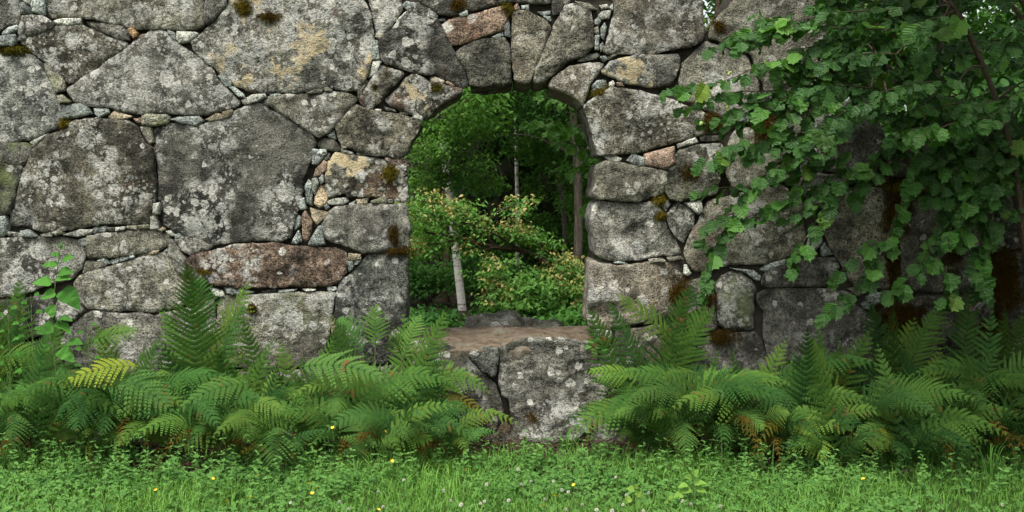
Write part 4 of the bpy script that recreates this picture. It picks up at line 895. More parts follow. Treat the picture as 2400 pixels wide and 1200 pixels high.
def flower(kind, px, py, i=0):
    h = (.10 + .03 * RNG.random()) if kind == 'clover' else (.13 + .06 * RNG.random())
    p = at_height(px, py, h); g = np.array([p[0] + .02 * (RNG.random() - .5), p[1] + .02 * (RNG.random() - .5), 0])
    if kind == 'clover': r = thing('clover_flower', 'small round white clover flower in the lawn, %s clover flower from the left' % ordinal(i), 'flower', tuple(g), 'white clover flowers in the lawn')
    else:
        tallb = py < 1075
        r = thing('buttercup', ('yellow buttercup on a tall thin stem against the ferns, %s buttercup from the left' if tallb else 'small yellow buttercup low in the lawn, %s buttercup from the left') % ordinal(i), 'flower', tuple(g), 'buttercups against the ferns' if tallb else 'buttercups in the lawn')
    mb = MB(); tube(mb, spline([g, (g + p) / 2 + (.006, 0, 0), p], 5), .0012, 4); obj('stem', mb.build('stem', origin=g), M_STEM, r)
    o = obj('flower_head' if kind == 'clover' else 'petals', PET['clover' if kind == 'clover' else 'butter'], None, r, tuple(p - g)); s = .60 + .25 * RNG.random(); o.scale = (s, s, s); o.rotation_euler = (R(20 + 25 * RNG.random()), R(20 * (RNG.random() - .5)), RNG.random() * 6)
for i, q in enumerate(sorted([(140, 1034), (365, 1149), (392, 1145), (340, 1180), (499, 1122), (531, 1175), (589, 1166), (780, 1003), (690, 1020), (927, 967), (948, 962), (917, 1052), (971, 1032), (850, 1058), (919, 1081), (903, 1012), (606, 1115), (727, 1133), (741, 1145), (732, 1157), (887, 1195), (1092, 1102), (1362, 1115), (1345, 1137), (1300, 1163), (1274, 1185), (2023, 1123)])): flower('butter', *q, i)
for i, q in enumerate(sorted([(946, 1125), (886, 1153), (796, 1177), (818, 1193), (681, 1178), (898, 1188), (1140, 1135), (1245, 1128), (1222, 1135), (1297, 1128), (1317, 1149), (1443, 1118), (1057, 1174), (1126, 1180), (1136, 1175), (1192, 1173), (1278, 1170), (1365, 1183), (1328, 1195), (1468, 1160), (1081, 1183), (1600, 1175), (1620, 1182), (1688, 1187), (1435, 1197), (1398, 1195), (1214, 1100), (2350, 1183), (1520, 1155), (1460, 1183), (1508, 1197), (1040, 1150), (1332, 1153)])): flower('clover', *q, i)

# ------------------------------------------------------------------ single leafy plants
def plant(name, label, cat, base, stem_px, leaves, kind='heart', color=(1, 1, 1), d=.5, rad=.004):
    """stem through photo points at d in front of the wall, with leaves (px, py, length_m, direction in degrees on the picture)"""
    st = [base] + [np.array(P(x, y, dd)) for x, y, dd in stem_px]; root = thing(name, label, cat, tuple(base))
    mb = MB(); line = spline(st, 14); tube(mb, line, np.linspace(rad, rad * .4, 14), 5)
    for (x, y, L, a) in leaves:
        k = np.abs(line[:, 2] - P(x, y, d).z).argmin(); tgt = np.array(P(x, y, d)); node = line[max(0, k - 1)]
        dr = np.array([math.cos(R(a)), -.25 - .3 * RNG.random(), math.sin(R(a))]); b = tgt - unit(dr) * L * .5
        tube(mb, [node, b], [.0016, .001], 3)
        place_leaf(root, kind, b, dr, (-.15 * dr[0] + .8 * (RNG.random() - .5), -.3 - .7 * RNG.random(), .85), L, M_HERB, color, .45 + .3 * RNG.random())
    obj('stem', mb.build('stem', origin=base), M_STEM, root)
    return root
LG = (.62, .82, .6)
def shoot(label, px, d, top, n, L, col, kind='hazel'):
    base = np.array([P(px, 0, d).x, -d, 0]); y0 = 440 + CAM_H * FPX / (DIST - d); lv = []
    for k in range(n):
        f = .35 + .65 * k / (n - 1); y = y0 + (top - y0) * f; sgn = 1 if k % 2 else -1
        lv.append((px + sgn * (22 + 10 * RNG.random()) * (1.2 - .6 * f), y, L * (1.2 - .6 * f), (10 if sgn > 0 else 170) + 40 * (RNG.random() - .6) * sgn))
    plant('leafy_shoot', label, 'plant', base, [(px + 6, (y0 + top) / 2, d), (px, top, d)], lv, kind, col, d, .003)
shoot('leafy shoot at the left edge, just right of the photo border', 18, .60, 720, 14, .062, (.52, .70, .45))
shoot('leafy shoot with pointed leaves left of the tall broad-leaved plant', 72, .55, 690, 14, .058, (.48, .66, .45))
shoot('short leafy shoot right of the tall broad-leaved plant', 205, .52, 760, 12, .05, (.48, .66, .45))
plant('tall_herb', 'tall broad-leaved plant rising above the ferns at the left', 'plant', np.array([P(150, 0, .48).x, -.48, 0]), [(130, 860, .48), (120, 800, .48), (128, 680, .48), (140, 590, .48), (141, 565, .48)],
      [(98, 660, .10, 172), (165, 697, .14, -35), (120, 618, .07, 170), (160, 605, .075, 5), (153, 635, .085, 8), (148, 650, .09, 10), (112, 690, .08, 185), (140, 572, .035, 60), (146, 580, .03, 20), (128, 596, .05, 160), (110, 620, .05, 170), (105, 770, .10, 190), (150, 765, .10, -10), (95, 820, .10, 200), (155, 830, .11, -20), (80, 850, .09, 190), (175, 800, .09, 10), (120, 730, .08, -60), (150, 745, .09, 20)], 'heart', LG)
plant('heart_leaved_plant', 'heart-leaved plant in front of the ferns on the right', 'plant', np.array([P(1690, 0, .82).x, -.82, 0]), [(1692, 1040, .82), (1685, 990, .82)],
      [(1676, 995, .07, 190), (1703, 1012, .075, 20), (1665, 1018, .07, 185), (1702, 1040, .07, -15), (1676, 1055, .08, 200), (1708, 1058, .08, -20), (1690, 1025, .06, -90), (1688, 985, .05, 60)], 'heart', (.6, .85, .7))
plant('nettle_like_plant', 'nettle-like plant with pointed leaves below the ferns, right of the heart-leaved plant', 'plant', np.array([P(1810, 0, .85).x, -.85, 0]), [(1812, 1060, .85), (1815, 1030, .85)],
      [(1800, 1045, .06, 195), (1830, 1045, .06, -10), (1812, 1055, .06, -90), (1838, 1062, .07, -70), (1800, 1065, .06, 230)], 'hazel', (.6, .85, .7))
def g2(px, py): return np.array(G(px, py))
dlow = -G(1600, 1190).y
plant('pale_seedling', 'pale yellow-green leafy seedling in the lawn at the bottom', 'plant', g2(1630, 1190), [(1628, 1150, dlow), (1625, 1105, dlow)],
      [(1600, 1138, .05, 180), (1640, 1130, .055, 25), (1612, 1118, .04, 150), (1632, 1108, .04, 60), (1645, 1148, .05, -10), (1608, 1150, .05, 200), (1590, 1160, .05, 190), (1570, 1172, .05, 180)], 'heart', (1.5, 1.25, 1.0), dlow)
plant('pale_seedling', 'paler seedling left of the other seedling at the bottom of the lawn', 'plant', g2(1490, 1196), [(1490, 1165, dlow), (1488, 1140, dlow)],
      [(1478, 1145, .04, 170), (1500, 1160, .05, -30), (1470, 1172, .045, 190), (1510, 1180, .05, -20), (1492, 1140, .03, 80), (1480, 1188, .04, 200)], 'heart', (1.6, 1.2, .9), dlow)
plant('sill_seedling', 'small green seedling growing from the right end of the sill', 'plant', np.array(P(1398, 850, .05)), [(1396, 820, .06), (1392, 785, .08)],
      [(1385, 800, .04, 190), (1400, 795, .04, 40), (1378, 812, .04, 200), (1403, 812, .04, -10), (1420, 822, .07, 10), (1392, 785, .03, 80), (1392, 825, .05, -60)], 'heart', (.8, .95, .8), .07, .002)

# ------------------------------------------------------------------ hazel hanging over the wall
def limb(mb, pts, r0, r1, n=14, sides=6, wob=0.0):
    line = spline(pts, n); tube(mb, line, np.linspace(r0, r1, n), sides, wob=wob); return line

def twig_leaves(line, every, size, out, droop=.55, tone=None, spread=1.0, cam=.45):
    """leaves set alternately along a twig; appends (pos, axis, normal, size, tint)"""
    seg = np.linalg.norm(np.diff(line, axis=0), axis=1); s = np.concatenate([[0], np.cumsum(seg)]); L = s[-1]; k = 0; d = every * .5
    while d < L:
        p = np.array([np.interp(d, s, line[:, i]) for i in range(3)]); q = np.array([np.interp(min(L, d + .01), s, line[:, i]) for i in range(3)]); t = unit(q - p + 1e-9)
        sd = unit(np.cross(t, [0, 0, 1.]) + 1e-6) * (1 if k % 2 else -1)
        ax = unit(t * .55 + sd * .75 * spread + np.array([0, -.25, -droop * (.5 + RNG.random())]) + (RNG.random(3) - .5) * .7)
        nr = unit(np.array([0, -cam * 1.3, .85]) + (RNG.random(3) - .5) * 1.3)
        out.append((p + ax * .012 + (RNG.random(3) - .5) * .03, ax, nr, size * 1.15 * (.42 + .85 * RNG.random()), RNG.random() if tone is None else np.clip(tone + .4 * (RNG.random() - .5), 0, 1)))
        d += every * .74 * (.6 + .8 * RNG.random()); k += 1
    t = unit(line[-1] - line[-2]); out.append((line[-1], unit(t + np.array([0, -.2, -droop])), np.array([0, -.5, .8]), size * .9, .8))

def hazel():
    c = np.array([P(2330, 0, .15).x + .25, -.45, 0])
    root = thing('hazel', 'hazel bush with broad toothed leaves hanging over the wall, upper right', 'bush', tuple(c)); br = MB()
    front, back = [], []
    # main stems rise at the right and arch towards the opening
    stems = [limb(br, [c, P(2420, 700, .45), P(2370, 350, .6), P(2260, 60, .8), P(2120, -120, .9), P(1900, -220, 1.0)], .022, .006, 20),
             limb(br, [c + (.05, .05, 0), P(2480, 600, .3), P(2450, 200, .4), P(2350, -100, .6), P(2200, -260, .7)], .024, .008, 18),
             limb(br, [c + (-.04, 0, 0), P(2370, 420, .2), P(2300, 300, .25), P(2190, 240, .3), P(2060, 180, .5)], .014, .006, 14),
             limb(br, [c + (.1, -.1, 0), P(2560, 500, .7), P(2620, 100, .9), P(2560, -200, 1.1), P(2400, -350, 1.3)], .022, .008, 16)]
    lines = [  # (points in the photo with distance in front of the wall), leaf step, leaf size, tone
     ([(2260, 60, .8), (2050, 70, .75), (1900, 60, .65), (1800, 65, .55), (1715, 85, .5), (1668, 118, .5)], .040, .085, .6),
     ([(2120, 20, .8), (1960, 30, .7), (1850, 50, .6), (1775, 38, .5)], .050, .075, .75),
     ([(2060, 180, .5), (1920, 165, .55), (1800, 150, .6), (1700, 190, .6), (1630, 200, .58), (1568, 214, .55)], .036, .085, .65),
     ([(1920, 165, .55), (1830, 210, .55), (1730, 215, .52), (1650, 235, .5), (1600, 255, .5)], .040, .080, .6),
     ([(1960, 175, .5), (1870, 215, .58), (1800, 250, .6), (1740, 285, .55), (1690, 310, .5), (1655, 290, .5)], .038, .085, .55),
     ([(1870, 215, .58), (1830, 290, .6), (1790, 330, .55), (1735, 345, .5), (1700, 370, .48)], .036, .085, .6),
     ([(1900, 240, .55), (1870, 330, .5), (1820, 390, .5), (1760, 440, .5), (1720, 500, .5), (1690, 560, .5), (1660, 620, .5), (1648, 690, .5)], .034, .085, .5),
     ([(1760, 440, .5), (1690, 440, .52), (1640, 450, .5)], .045, .08, .55),
     ([(1720, 500, .5), (1660, 520, .52), (1640, 560, .5)], .045, .075, .6),
     ([(1980, 300, .5), (1900, 390, .5), (1870, 450, .52), (1820, 480, .5), (1740, 515, .5)], .038, .085, .5),
     ([(2040, 380, .5), (1960, 440, .52), (1900, 490, .5), (1840, 510, .5)], .040, .085, .6),
     ([(1960, 440, .5), (1900, 540, .5), (1870, 590, .52), (1855, 630, .52)], .042, .085, .55),
     ([(2150, 380, .45), (2110, 480, .45), (2080, 560, .45), (2050, 630, .48), (1990, 690, .5), (1930, 740, .52)], .044, .092, .4),
     ([(2080, 560, .45), (2010, 590, .5), (1960, 650, .5)], .044, .09, .4),
     ([(2260, 380, .4), (2210, 500, .42), (2180, 580, .45), (2140, 640, .5), (2090, 690, .5)], .040, .095, .35),
     ([(2180, 580, .45), (2220, 640, .5), (2240, 680, .5), (2215, 700, .5)], .044, .09, .4),
     ([(2380, 330, .4), (2350, 450, .45), (2300, 560, .45), (2290, 640, .5), (2310, 690, .5)], .042, .095, .3),
     ([(2450, 400, .5), (2380, 500, .5), (2340, 520, .5), (2330, 560, .5)], .042, .09, .4),
     ([(2190, 240, .3), (2120, 330, .4), (2080, 380, .45), (2030, 410, .45), (2010, 470, .45)], .040, .09, .35),
     ([(2300, 300, .3), (2200, 350, .45), (2140, 360, .5), (2110, 330, .5)], .042, .09, .45),
     ([(2370, 200, .6), (2250, 240, .65), (2150, 260, .6), (2060, 260, .6), (1990, 200, .55)], .036, .09, .5),
     ([(2300, 120, .7), (2180, 140, .75), (2080, 170, .7), (2020, 150, .7)], .036, .09, .55),
     ([(2260, 40, .8), (2150, 60, .8), (2080, 100, .8), (2045, 55, .8)], .034, .10, .8)]
    fill = random.Random(3)
    for k in range(15):                                          # short leafy side shoots over the boulders
        x = fill.uniform(1720, 2060); y = fill.uniform(40, 400); a = fill.uniform(2.4, 3.9); L = fill.uniform(70, 150); dd = fill.uniform(.35, .6)
        lines.append(([(x + 40, y - 20, dd), (x, y, dd), (x + math.cos(a) * L * .6, y + 20, dd + .04), (x + math.cos(a) * L, y + 30 + abs(math.sin(a)) * L * .5, dd + .06)], .042, .085, fill.uniform(.3, .7)))
    for k in range(15):                                          # lower right, in front of the mossy stones
        x = fill.uniform(2180, 2440); y = fill.uniform(260, 600); a = fill.uniform(2.2, 4.0); L = fill.uniform(60, 140); dd = fill.uniform(.35, .6)
        lines.append(([(x + 40, y - 60, dd), (x, y, dd), (x + math.cos(a) * L * .6, y + 30, dd + .04), (x + math.cos(a) * L, y + 60 + abs(math.sin(a)) * L * .5, dd + .06)], .042, .090, fill.uniform(.15, .5)))
    for k in range(46):                                          # the dense right-hand mass
        x = fill.uniform(1990, 2520); y = fill.uniform(-160, 330); dd = fill.uniform(.15, 1.0); a = fill.uniform(2.2, 4.1); L = fill.uniform(90, 220)
        lines.append(([(x, y, dd), (x + math.cos(a) * L * .5, y + abs(math.sin(a)) * L * .3 - 10, dd + .08), (x + math.cos(a) * L, y + abs(math.sin(a)) * L * .7, dd + .12)], .040, .090, fill.uniform(.1, .6)))
    for k, (pts, ev, sz, tone) in enumerate(lines):
        ln = limb(br, [P(*p) for p in pts], .0045, .0014, 12, 5)
        # join loose twigs to the nearest stem
        if k >= 53 or k in (0, 3, 12, 14, 16):
            allp = np.vstack(stems); q = allp[np.linalg.norm(allp - ln[0], axis=1).argmin()]; limb(br, [q, (q + ln[0]) / 2 + (0, 0, .04), ln[0]], .006, .0045, 6, 5)
        twig_leaves(ln, ev, sz, front if k < 75 else back, tone=tone)
    # high crown above the frame, shading the right-hand end of the wall
    for k in range(290):
        x = fill.uniform(1.6, 5.6); y = fill.uniform(-2.9, 1.3); z = fill.uniform(2.75, 4.2) + .1 * (x - 2); p = np.array([x, y, z]); a = fill.uniform(0, 6.28); e = p + (math.cos(a) * .4, math.sin(a) * .4, -.08)
        ln = limb(br, [p, (p + e) / 2 + (0, 0, .04), e], .004, .0015, 6, 4); twig_leaves(ln, .032, .10, back, cam=.1)
        if k % 4 == 0:
            allp = np.vstack([s[-8:] for s in stems]); q = allp[np.linalg.norm(allp - p, axis=1).argmin()]; limb(br, [q, (q + p) / 2 + (0, 0, .1), p], .009, .004, 8, 5)
    obj('branches', br.build('branches', True, origin=c), M_TWIG, root)['kind'] = 'stuff'
    front.sort(key=lambda l: -l[3] / (DIST + l[0][1]))
    vis = [l for l in front if -.3 < l[0][0] < 3.1 and l[0][2] < 2.65]
    keep = vis[:300]; ids = set(id(l) for l in keep); rest = [l for l in front if id(l) not in ids] + back
    for p, ax, nr, s, t in keep:
        yl = 1.5 if RNG.random() < .08 else 1.0; f = (.58 + .70 * t) * (1.15 if yl > 1 else 1); place_leaf(root, 'hazel', p, ax, nr, s, M_HAZEL, (f * (.85 + .5 * t * t) * yl, f, f * .9), .2 + .6 * t)
    mb = MB(); add_leaves(mb, 'hazel', np.array([l[0] for l in rest]), np.array([l[1] for l in rest]), np.array([l[2] for l in rest]), np.array([l[3] for l in rest]), np.array([l[4] for l in rest]) * .7)
    o = obj('leaves', mb.build('leaves', origin=c), M_HAZEL, root, color=(.68, .74, .7)); o['kind'] = 'stuff'
    # clusters of unripe nuts
    for px, py in ((1732, 340), (1710, 172), (1643, 288), (1703, 255)):
        p = np.array(P(px, py, .6)); nb = MB()
        for k in range(3):
            q = p + (RNG.random(3) - .5) * .022; tube(nb, [q + (0, 0, .009), q + (0, 0, .006), q, q - (0, 0, .006), q - (0, 0, .009)], [.001, .007, .009, .006, .001], 8)
        obj('nut_cluster', nb.build('nut_cluster', True, origin=c), M_NUT, root)
hazel()

def back_bush(name, label, cat, base, lines, size, mat, color, keepn=0, step=.035, r=.012, extra=(), tone=.5):
    c = np.array(base); root = thing(name, label, cat, tuple(c)); br, lv = MB(), []
    for pts in lines:
        ln = limb(br, pts, r * .45, .0015, 12, 5); limb(br, [c, c * .5 + np.array(ln[0]) * .5 + (0, 0, .12), ln[0]], r, r * .45, 10, 6); twig_leaves(ln, step, size, lv, tone=tone)
    obj('branches', br.build('branches', True, origin=c), M_TWIG, root)['kind'] = 'stuff'
    for p, ax, nr, s, t in lv[:keepn]: f = .8 + .4 * t; place_leaf(root, 'hazel', p, ax, nr, s, mat, tuple(f * q for q in color), .3 + .5 * t)
    rest = lv[keepn:]
    if rest:
        mb = MB(); add_leaves(mb, 'hazel', *[np.array([l[i] for l in rest]) for i in range(5)]); o = obj('leaves', mb.build('leaves', origin=c), mat, root, color=color); o['kind'] = 'stuff'
back_bush('hazel_shoot', 'bright green hazel branch reaching into the arched opening from behind', 'bush', (1.15, 2.0, 0),
    [[P(1520, 420, -1.6), P(1420, 330, -1.5), P(1330, 290, -1.4), P(1240, 288, -1.3)], [P(1500, 330, -1.6), P(1400, 270, -1.5), P(1330, 240, -1.4), P(1270, 228, -1.35)], [P(1520, 440, -1.6), P(1420, 380, -1.5), P(1350, 340, -1.45), P(1310, 330, -1.4)],
     [P(1500, 380, -1.7), P(1400, 310, -1.6), P(1340, 305, -1.5), P(1290, 310, -1.5)], [P(1500, 420, -1.7), P(1410, 400, -1.6), P(1370, 390, -1.5), P(1345, 400, -1.5)], [P(1480, 480, -1.7), P(1420, 470, -1.6), P(1385, 480, -1.5)]],
    .085, M_HAZEL, (1.25, 1.15, .9), 110, .034, tone=.75)

# ------------------------------------------------------------------ the wood behind the wall
def cloud(centres, n, rad, size, flat=.55, tint=None, mb=None, kind='plain'):
    """leaves scattered round clump centres"""
    centres = np.asarray(centres); m = len(centres); k = RNG.integers(0, m, n); rad = np.broadcast_to(rad, (m,))
    g = RNG.normal(size=(n, 3)); g = unit(g) * (RNG.random(n) ** .45)[:, None] * rad[k][:, None] * np.array([1, 1, flat]); pos = centres[k] + g
    a = RNG.random(n) * 6.28; ax = np.stack([np.cos(a), np.sin(a), -.35 + .5 * (RNG.random(n) - .5)], 1); nr = np.array([0, -.25, 1.]) + (RNG.random((n, 3)) - .5) * 1.2
    cl = RNG.random(m); t = np.clip((cl[k] if tint is None else tint) * .6 + .4 * RNG.random(n), 0, 1)
    mb = mb or MB(); add_leaves(mb, kind, pos, ax, nr, size * (.6 + .8 * RNG.random(n)), t); return mb

def tree(name, label, base, top, r, bark, crown, leaf, n, color=(1, 1, 1), mat=None, bend=0.05, clump=.5, limbs=10, low=.35, cat='tree', group='trees of the wood behind the wall', extra=(), erad=.28):
    """trunk with limbs, leaf clumps at the limb ends; crown = (spread, ) in metres"""
    base, top = np.array(base, float), np.array(top, float); root = thing(name, label, cat, tuple(base), group); tr, br = MB(), MB(); H = top[2]
    mid = [base + (top - base) * f + np.array([RNG.normal(), RNG.normal(), 0]) * bend for f in (.25, .5, .75)]
    ln = spline([base - (0, 0, .1), base, *mid, top], 26); tube(tr, ln, np.concatenate([[r * 1.5, r * 1.25], np.linspace(r * 1.05, r * .25, 24)]), 10, wob=.10)
    obj('trunk', tr.build('trunk', True, origin=base), bark, root)
    cs = [top]; ex = [hp(*e) for e in extra]
    for e in ex: p = ln[np.linalg.norm(ln - e, axis=1).argmin()]; limb(br, [p, (p + e) / 2 + (0, 0, .15), e], r * .22, r * .05, 9, 5)
    for k in range(limbs):
        f = low + (1 - low) * (k + RNG.random()) / limbs; p = ln[int(f * 25)]; a = RNG.random() * 6.28; L = crown * (1.15 - .6 * f) * (.6 + .5 * RNG.random())
        e = p + np.array([math.cos(a) * L, math.sin(a) * L, L * (.15 + .4 * RNG.random())]); l2 = limb(br, [p, (p + e) / 2 + (0, 0, .12), e], r * .32, r * .06, 9, 5)
        cs += [e, l2[6] + RNG.normal(size=3) * .15, l2[4] + RNG.normal(size=3) * .15]
    obj('limbs', br.build('limbs', True, origin=base), bark, root)['kind'] = 'stuff'
    mb = cloud(cs, n, clump * (.7 + .6 * RNG.random(len(cs))), leaf)
    if ex: cloud(ex, 420 * len(ex), erad, leaf * .62, mb=mb)
    o = obj('crown', mb.build('crown', origin=base), mat or M_TREE, root, color=color); o['kind'] = 'stuff'
    return root

def gp(px, d): t = DIST - d; return np.array([(px - 1200) * t / FPX, -d, 0.0])
def hp(px, py, d): return np.array(P(px, py, d))

# pale birch, brown trunk, slim pole, grey trunks at the right
tree('birch', 'white-barked birch trunk standing left in the opening', gp(1084, -7.5), hp(920, -700, -7.5), .056, M_BIRCH, 1.7, .055, 9000, (1.25, 1.15, .9), limbs=12, low=.50, bend=.03, clump=.55)
tree('pine', 'slim brown trunk just left of the white birch', gp(1046, -8.6), hp(1025, -500, -8.6), .052, M_BROWNBARK, 1.3, .06, 7000, (.8, .9, .9), limbs=10, low=.45, bend=.03)
tree('birch', 'thin pale bare pole in the middle of the opening', gp(1214, -9.5), hp(1206, -300, -9.5), .034, M_BIRCH, 1.0, .055, 5000, (1, 1, .9), limbs=7, low=.60, bend=.015)
tree('alder', 'grey lichened trunk at the right of the opening', gp(1352, -7.0), hp(1325, -500, -7.0), .062, M_BARK, 1.6, .06, 8000, (.95, 1, .9), limbs=12, low=.42, bend=.06)
tree('alder', 'thinner grey trunk leaning left behind the grey lichened trunk', gp(1325, -9.0), hp(1250, -200, -9.0), .042, M_BARK, 1.4, .06, 7000, (1.05, 1.05, .8), limbs=10, low=.48, bend=.06)
tree('alder', 'dark grey trunk close to the right jamb', gp(1385, -8.0), hp(1370, -400, -8.0), .05, M_BARK, 1.4, .06, 7000, (.85, .95, .9), limbs=10, low=.45, bend=.05)
tree('maple', 'leafy tree with yellow-green foliage at the upper left of the opening', gp(890, -6.5), hp(930, -300, -6.2), .07, M_BARK, 1.7, .075, 14000, (.95, .98, .85), limbs=16, low=.34, clump=.42, extra=[(1000, 300, -6), (1030, 260, -6.3), (1060, 330, -5.9), (1020, 380, -6), (1090, 260, -6.4), (1110, 380, -6), (1050, 420, -6.2), (985, 420, -6), (1000, 350, -5.6), (1075, 300, -5.8), (1130, 300, -6.2), (1040, 220, -6.5), (1140, 430, -6.4)])
tree('rowan', 'leafy tree with mid-green foliage filling the top of the opening', gp(1480, -8.5), hp(1300, -150, -8.5), .07, M_BARK, 1.8, .07, 13000, (.8, .9, .85), limbs=16, low=.38, clump=.42, extra=[(1150, 230, -8), (1200, 250, -8.2), (1250, 230, -8), (1290, 270, -8), (1230, 300, -7.8), (1180, 280, -8.2), (1320, 330, -8), (1270, 330, -8.4)])
tree('maple', 'tree with bright foliage behind the right-hand trunks', gp(1440, -10.5), hp(1380, 100, -10.5), .06, M_BARK, 1.8, .075, 11000, (1.1, 1.08, .8), limbs=16, low=.25, clump=.42, extra=[(1300, 450, -10), (1340, 480, -9.6), (1370, 440, -10), (1290, 520, -9.8), (1350, 560, -9.5), (1250, 430, -10.4), (1320, 600, -9.8), (1375, 600, -9)])
tree('maple', 'dark leafy tree behind the white birch', gp(1000, -11.5), hp(1010, -100, -11.5), .08, M_BARK, 2.2, .08, 12000, (.75, .9, .9), limbs=18, low=.18, clump=.5)

def spruce(label, px, d, H, spread, n):
    base = gp(px, d); root = thing('spruce', label, 'tree', tuple(base), 'trees of the wood behind the wall'); tr, mb = MB(), MB()
    tube(tr, [base - (0, 0, .1), base + (0, 0, H * .5), base + (0, 0, H)], [.16, .10, .02], 9, wob=.1); obj('trunk', tr.build('trunk', True, origin=base), M_BROWNBARK, root)
    V, T, k0 = [], [], 0
    for k in range(n):
        z = .6 + (H - .8) * (k / n); a = RNG.random() * 6.28; L = spread * (1 - z / H) ** .8 * (.7 + .4 * RNG.random()) + .15; dr = np.array([math.cos(a), math.sin(a), 0])
        t = np.linspace(0, 1, 7)[:, None]; ln = base + (0, 0, z) + dr * L * t + np.array([0, 0, 1]) * (L * (.10 * t - .45 * t ** 2 + .18 * t ** 3)); tube(mb, ln, np.linspace(.012, .003, 7), 4, tint=.4)
        m = int(26 * L) + 6; s = np.sqrt(RNG.random(m)); p = base + (0, 0, z) + dr * L * s[:, None] + np.array([0, 0, 1]) * (L * (.10 * s - .45 * s ** 2 + .18 * s ** 3))[:, None]
        sd = np.cross(dr, [0, 0, 1.]); hang = .12 + .30 * RNG.random(m); e = p + sd * ((RNG.random(m) - .5) * .35)[:, None] + dr * .06 - np.array([0, 0, 1]) * hang[:, None]
        w = sd * .010; v = np.stack([p - w, p + w, (p + e) / 2 + w * 1.6, (p + e) / 2 - w * 1.6, e], 1); i = np.arange(m) * 5
        mb.add(v.reshape(-1, 3), t=np.stack([i + 3, i + 2, i + 4], 1), q=np.stack([i, i + 1, i + 2, i + 3], 1), tint=np.repeat(RNG.random(m), 5))
    o = obj('crown', mb.build('crown', origin=base), M_NEEDLE, root); o['kind'] = 'stuff'
spruce('dark spruce with hanging dry twigs behind the thin pale pole', 1240, -11.5, 9.5, 1.9, 420)
spruce('dark spruce between the birch and the pale pole, farther back', 1140, -14.0, 11.0, 2.2, 420)
spruce('dark spruce behind the grey trunks at the right of the opening', 1345, -13.5, 10.5, 2.0, 400)
spruce('dark spruce at the far left of the opening', 985, -15.0, 11.0, 2.2, 380)

# the spreading tree with tan young leaves right behind the opening
def tan_tree():
    base = gp(1330, -5.6); root = thing('oak', 'low spreading tree with tan young leaf tips behind the opening', 'tree', tuple(base)); br, mb, tips = MB(), MB(), MB()
    crown = [hp(1300, 640, -5.4), hp(1230, 590, -5.2), hp(1160, 580, -5.0), hp(1080, 560, -4.8), hp(1000, 545, -4.6)]
    limb(br, [base, hp(1345, 740, -5.5), *crown], .045, .012, 24, 7, .1)
    layers = [([(1230, 590, -5.2), (1150, 545, -4.9), (1080, 520, -4.7), (1000, 500, -4.5), (940, 490, -4.4)], 26), ([(1160, 580, -5.0), (1110, 515, -4.8), (1060, 490, -4.7), (1010, 475, -4.6), (960, 465, -4.5)], 20),
              ([(1120, 560, -5), (1150, 510, -4.9), (1180, 490, -4.8), (1210, 480, -4.8)], 12), ([(1080, 560, -4.8), (1040, 570, -4.6), (990, 570, -4.5), (940, 560, -4.4)], 11), ([(1160, 580, -5.0), (1110, 590, -4.7), (1095, 585, -4.6)], 5),
              ([(1230, 590, -5.2), (1190, 615, -4.8), (1160, 635, -4.6), (1140, 640, -4.5)], 20), ([(1300, 640, -5.4), (1250, 560, -5.1), (1220, 540, -5.0), (1190, 545, -5)], 14), ([(1300, 640, -5.4), (1280, 590, -5.0), (1260, 565, -5.0), (1230, 555, -5)], 18),
              ([(1300, 640, -5.4), (1310, 610, -5.0), (1300, 590, -4.8)], 12), ([(1300, 640, -5.4), (1240, 640, -4.9), (1200, 660, -4.6), (1160, 685, -4.5)], 24), ([(1310, 650, -5.4), (1270, 680, -4.8), (1225, 698, -4.6), (1180, 712, -4.5)], 24),
              ([(1330, 680, -5.5), (1345, 640, -5.1), (1355, 630, -5.0)], 14), ([(1330, 690, -5.5), (1330, 680, -5.0), (1340, 690, -4.8), (1360, 700, -4.7)], 20), ([(1310, 650, -5.4), (1290, 650, -4.9), (1260, 670, -4.6)], 20), ([(1320, 660, -5.4), (1340, 665, -4.9), (1370, 670, -4.8), (1400, 690, -4.8)], 18), ([(1345, 740, -5.5), (1320, 715, -5.2), (1300, 700, -5)], 8)]
    lp, tp = [], []
    for pts, m in layers:
        ln = limb(br, [hp(*p) for p in pts], .012, .003, 12, 5)
        for k in range(m):
            c = ln[RNG.integers(3, 12)] + RNG.normal(size=3) * np.array([.10, .16, .045]); lp.append(c)
    obj('limbs', br.build('limbs', True, origin=base), M_BROWNBARK, root)['kind'] = 'stuff'
    cloud(lp, 6800, .12, .046, .55, mb=mb); o = obj('crown', mb.build('crown', origin=base), M_TREE, root, color=(1.45, 1.4, 1.45)); o['kind'] = 'stuff'
    up = np.array([p for p in lp if mnoise.noise((p[0] * 2.2, p[1], p[2] * 2.2)) > -.05]) + (0, -.02, .05); cloud(up, 2100, .12, .038, .5, mb=tips); o = obj('leaf_tips', tips.build('leaf_tips', origin=base), M_TIP, root); o['kind'] = 'stuff'
tan_tree()

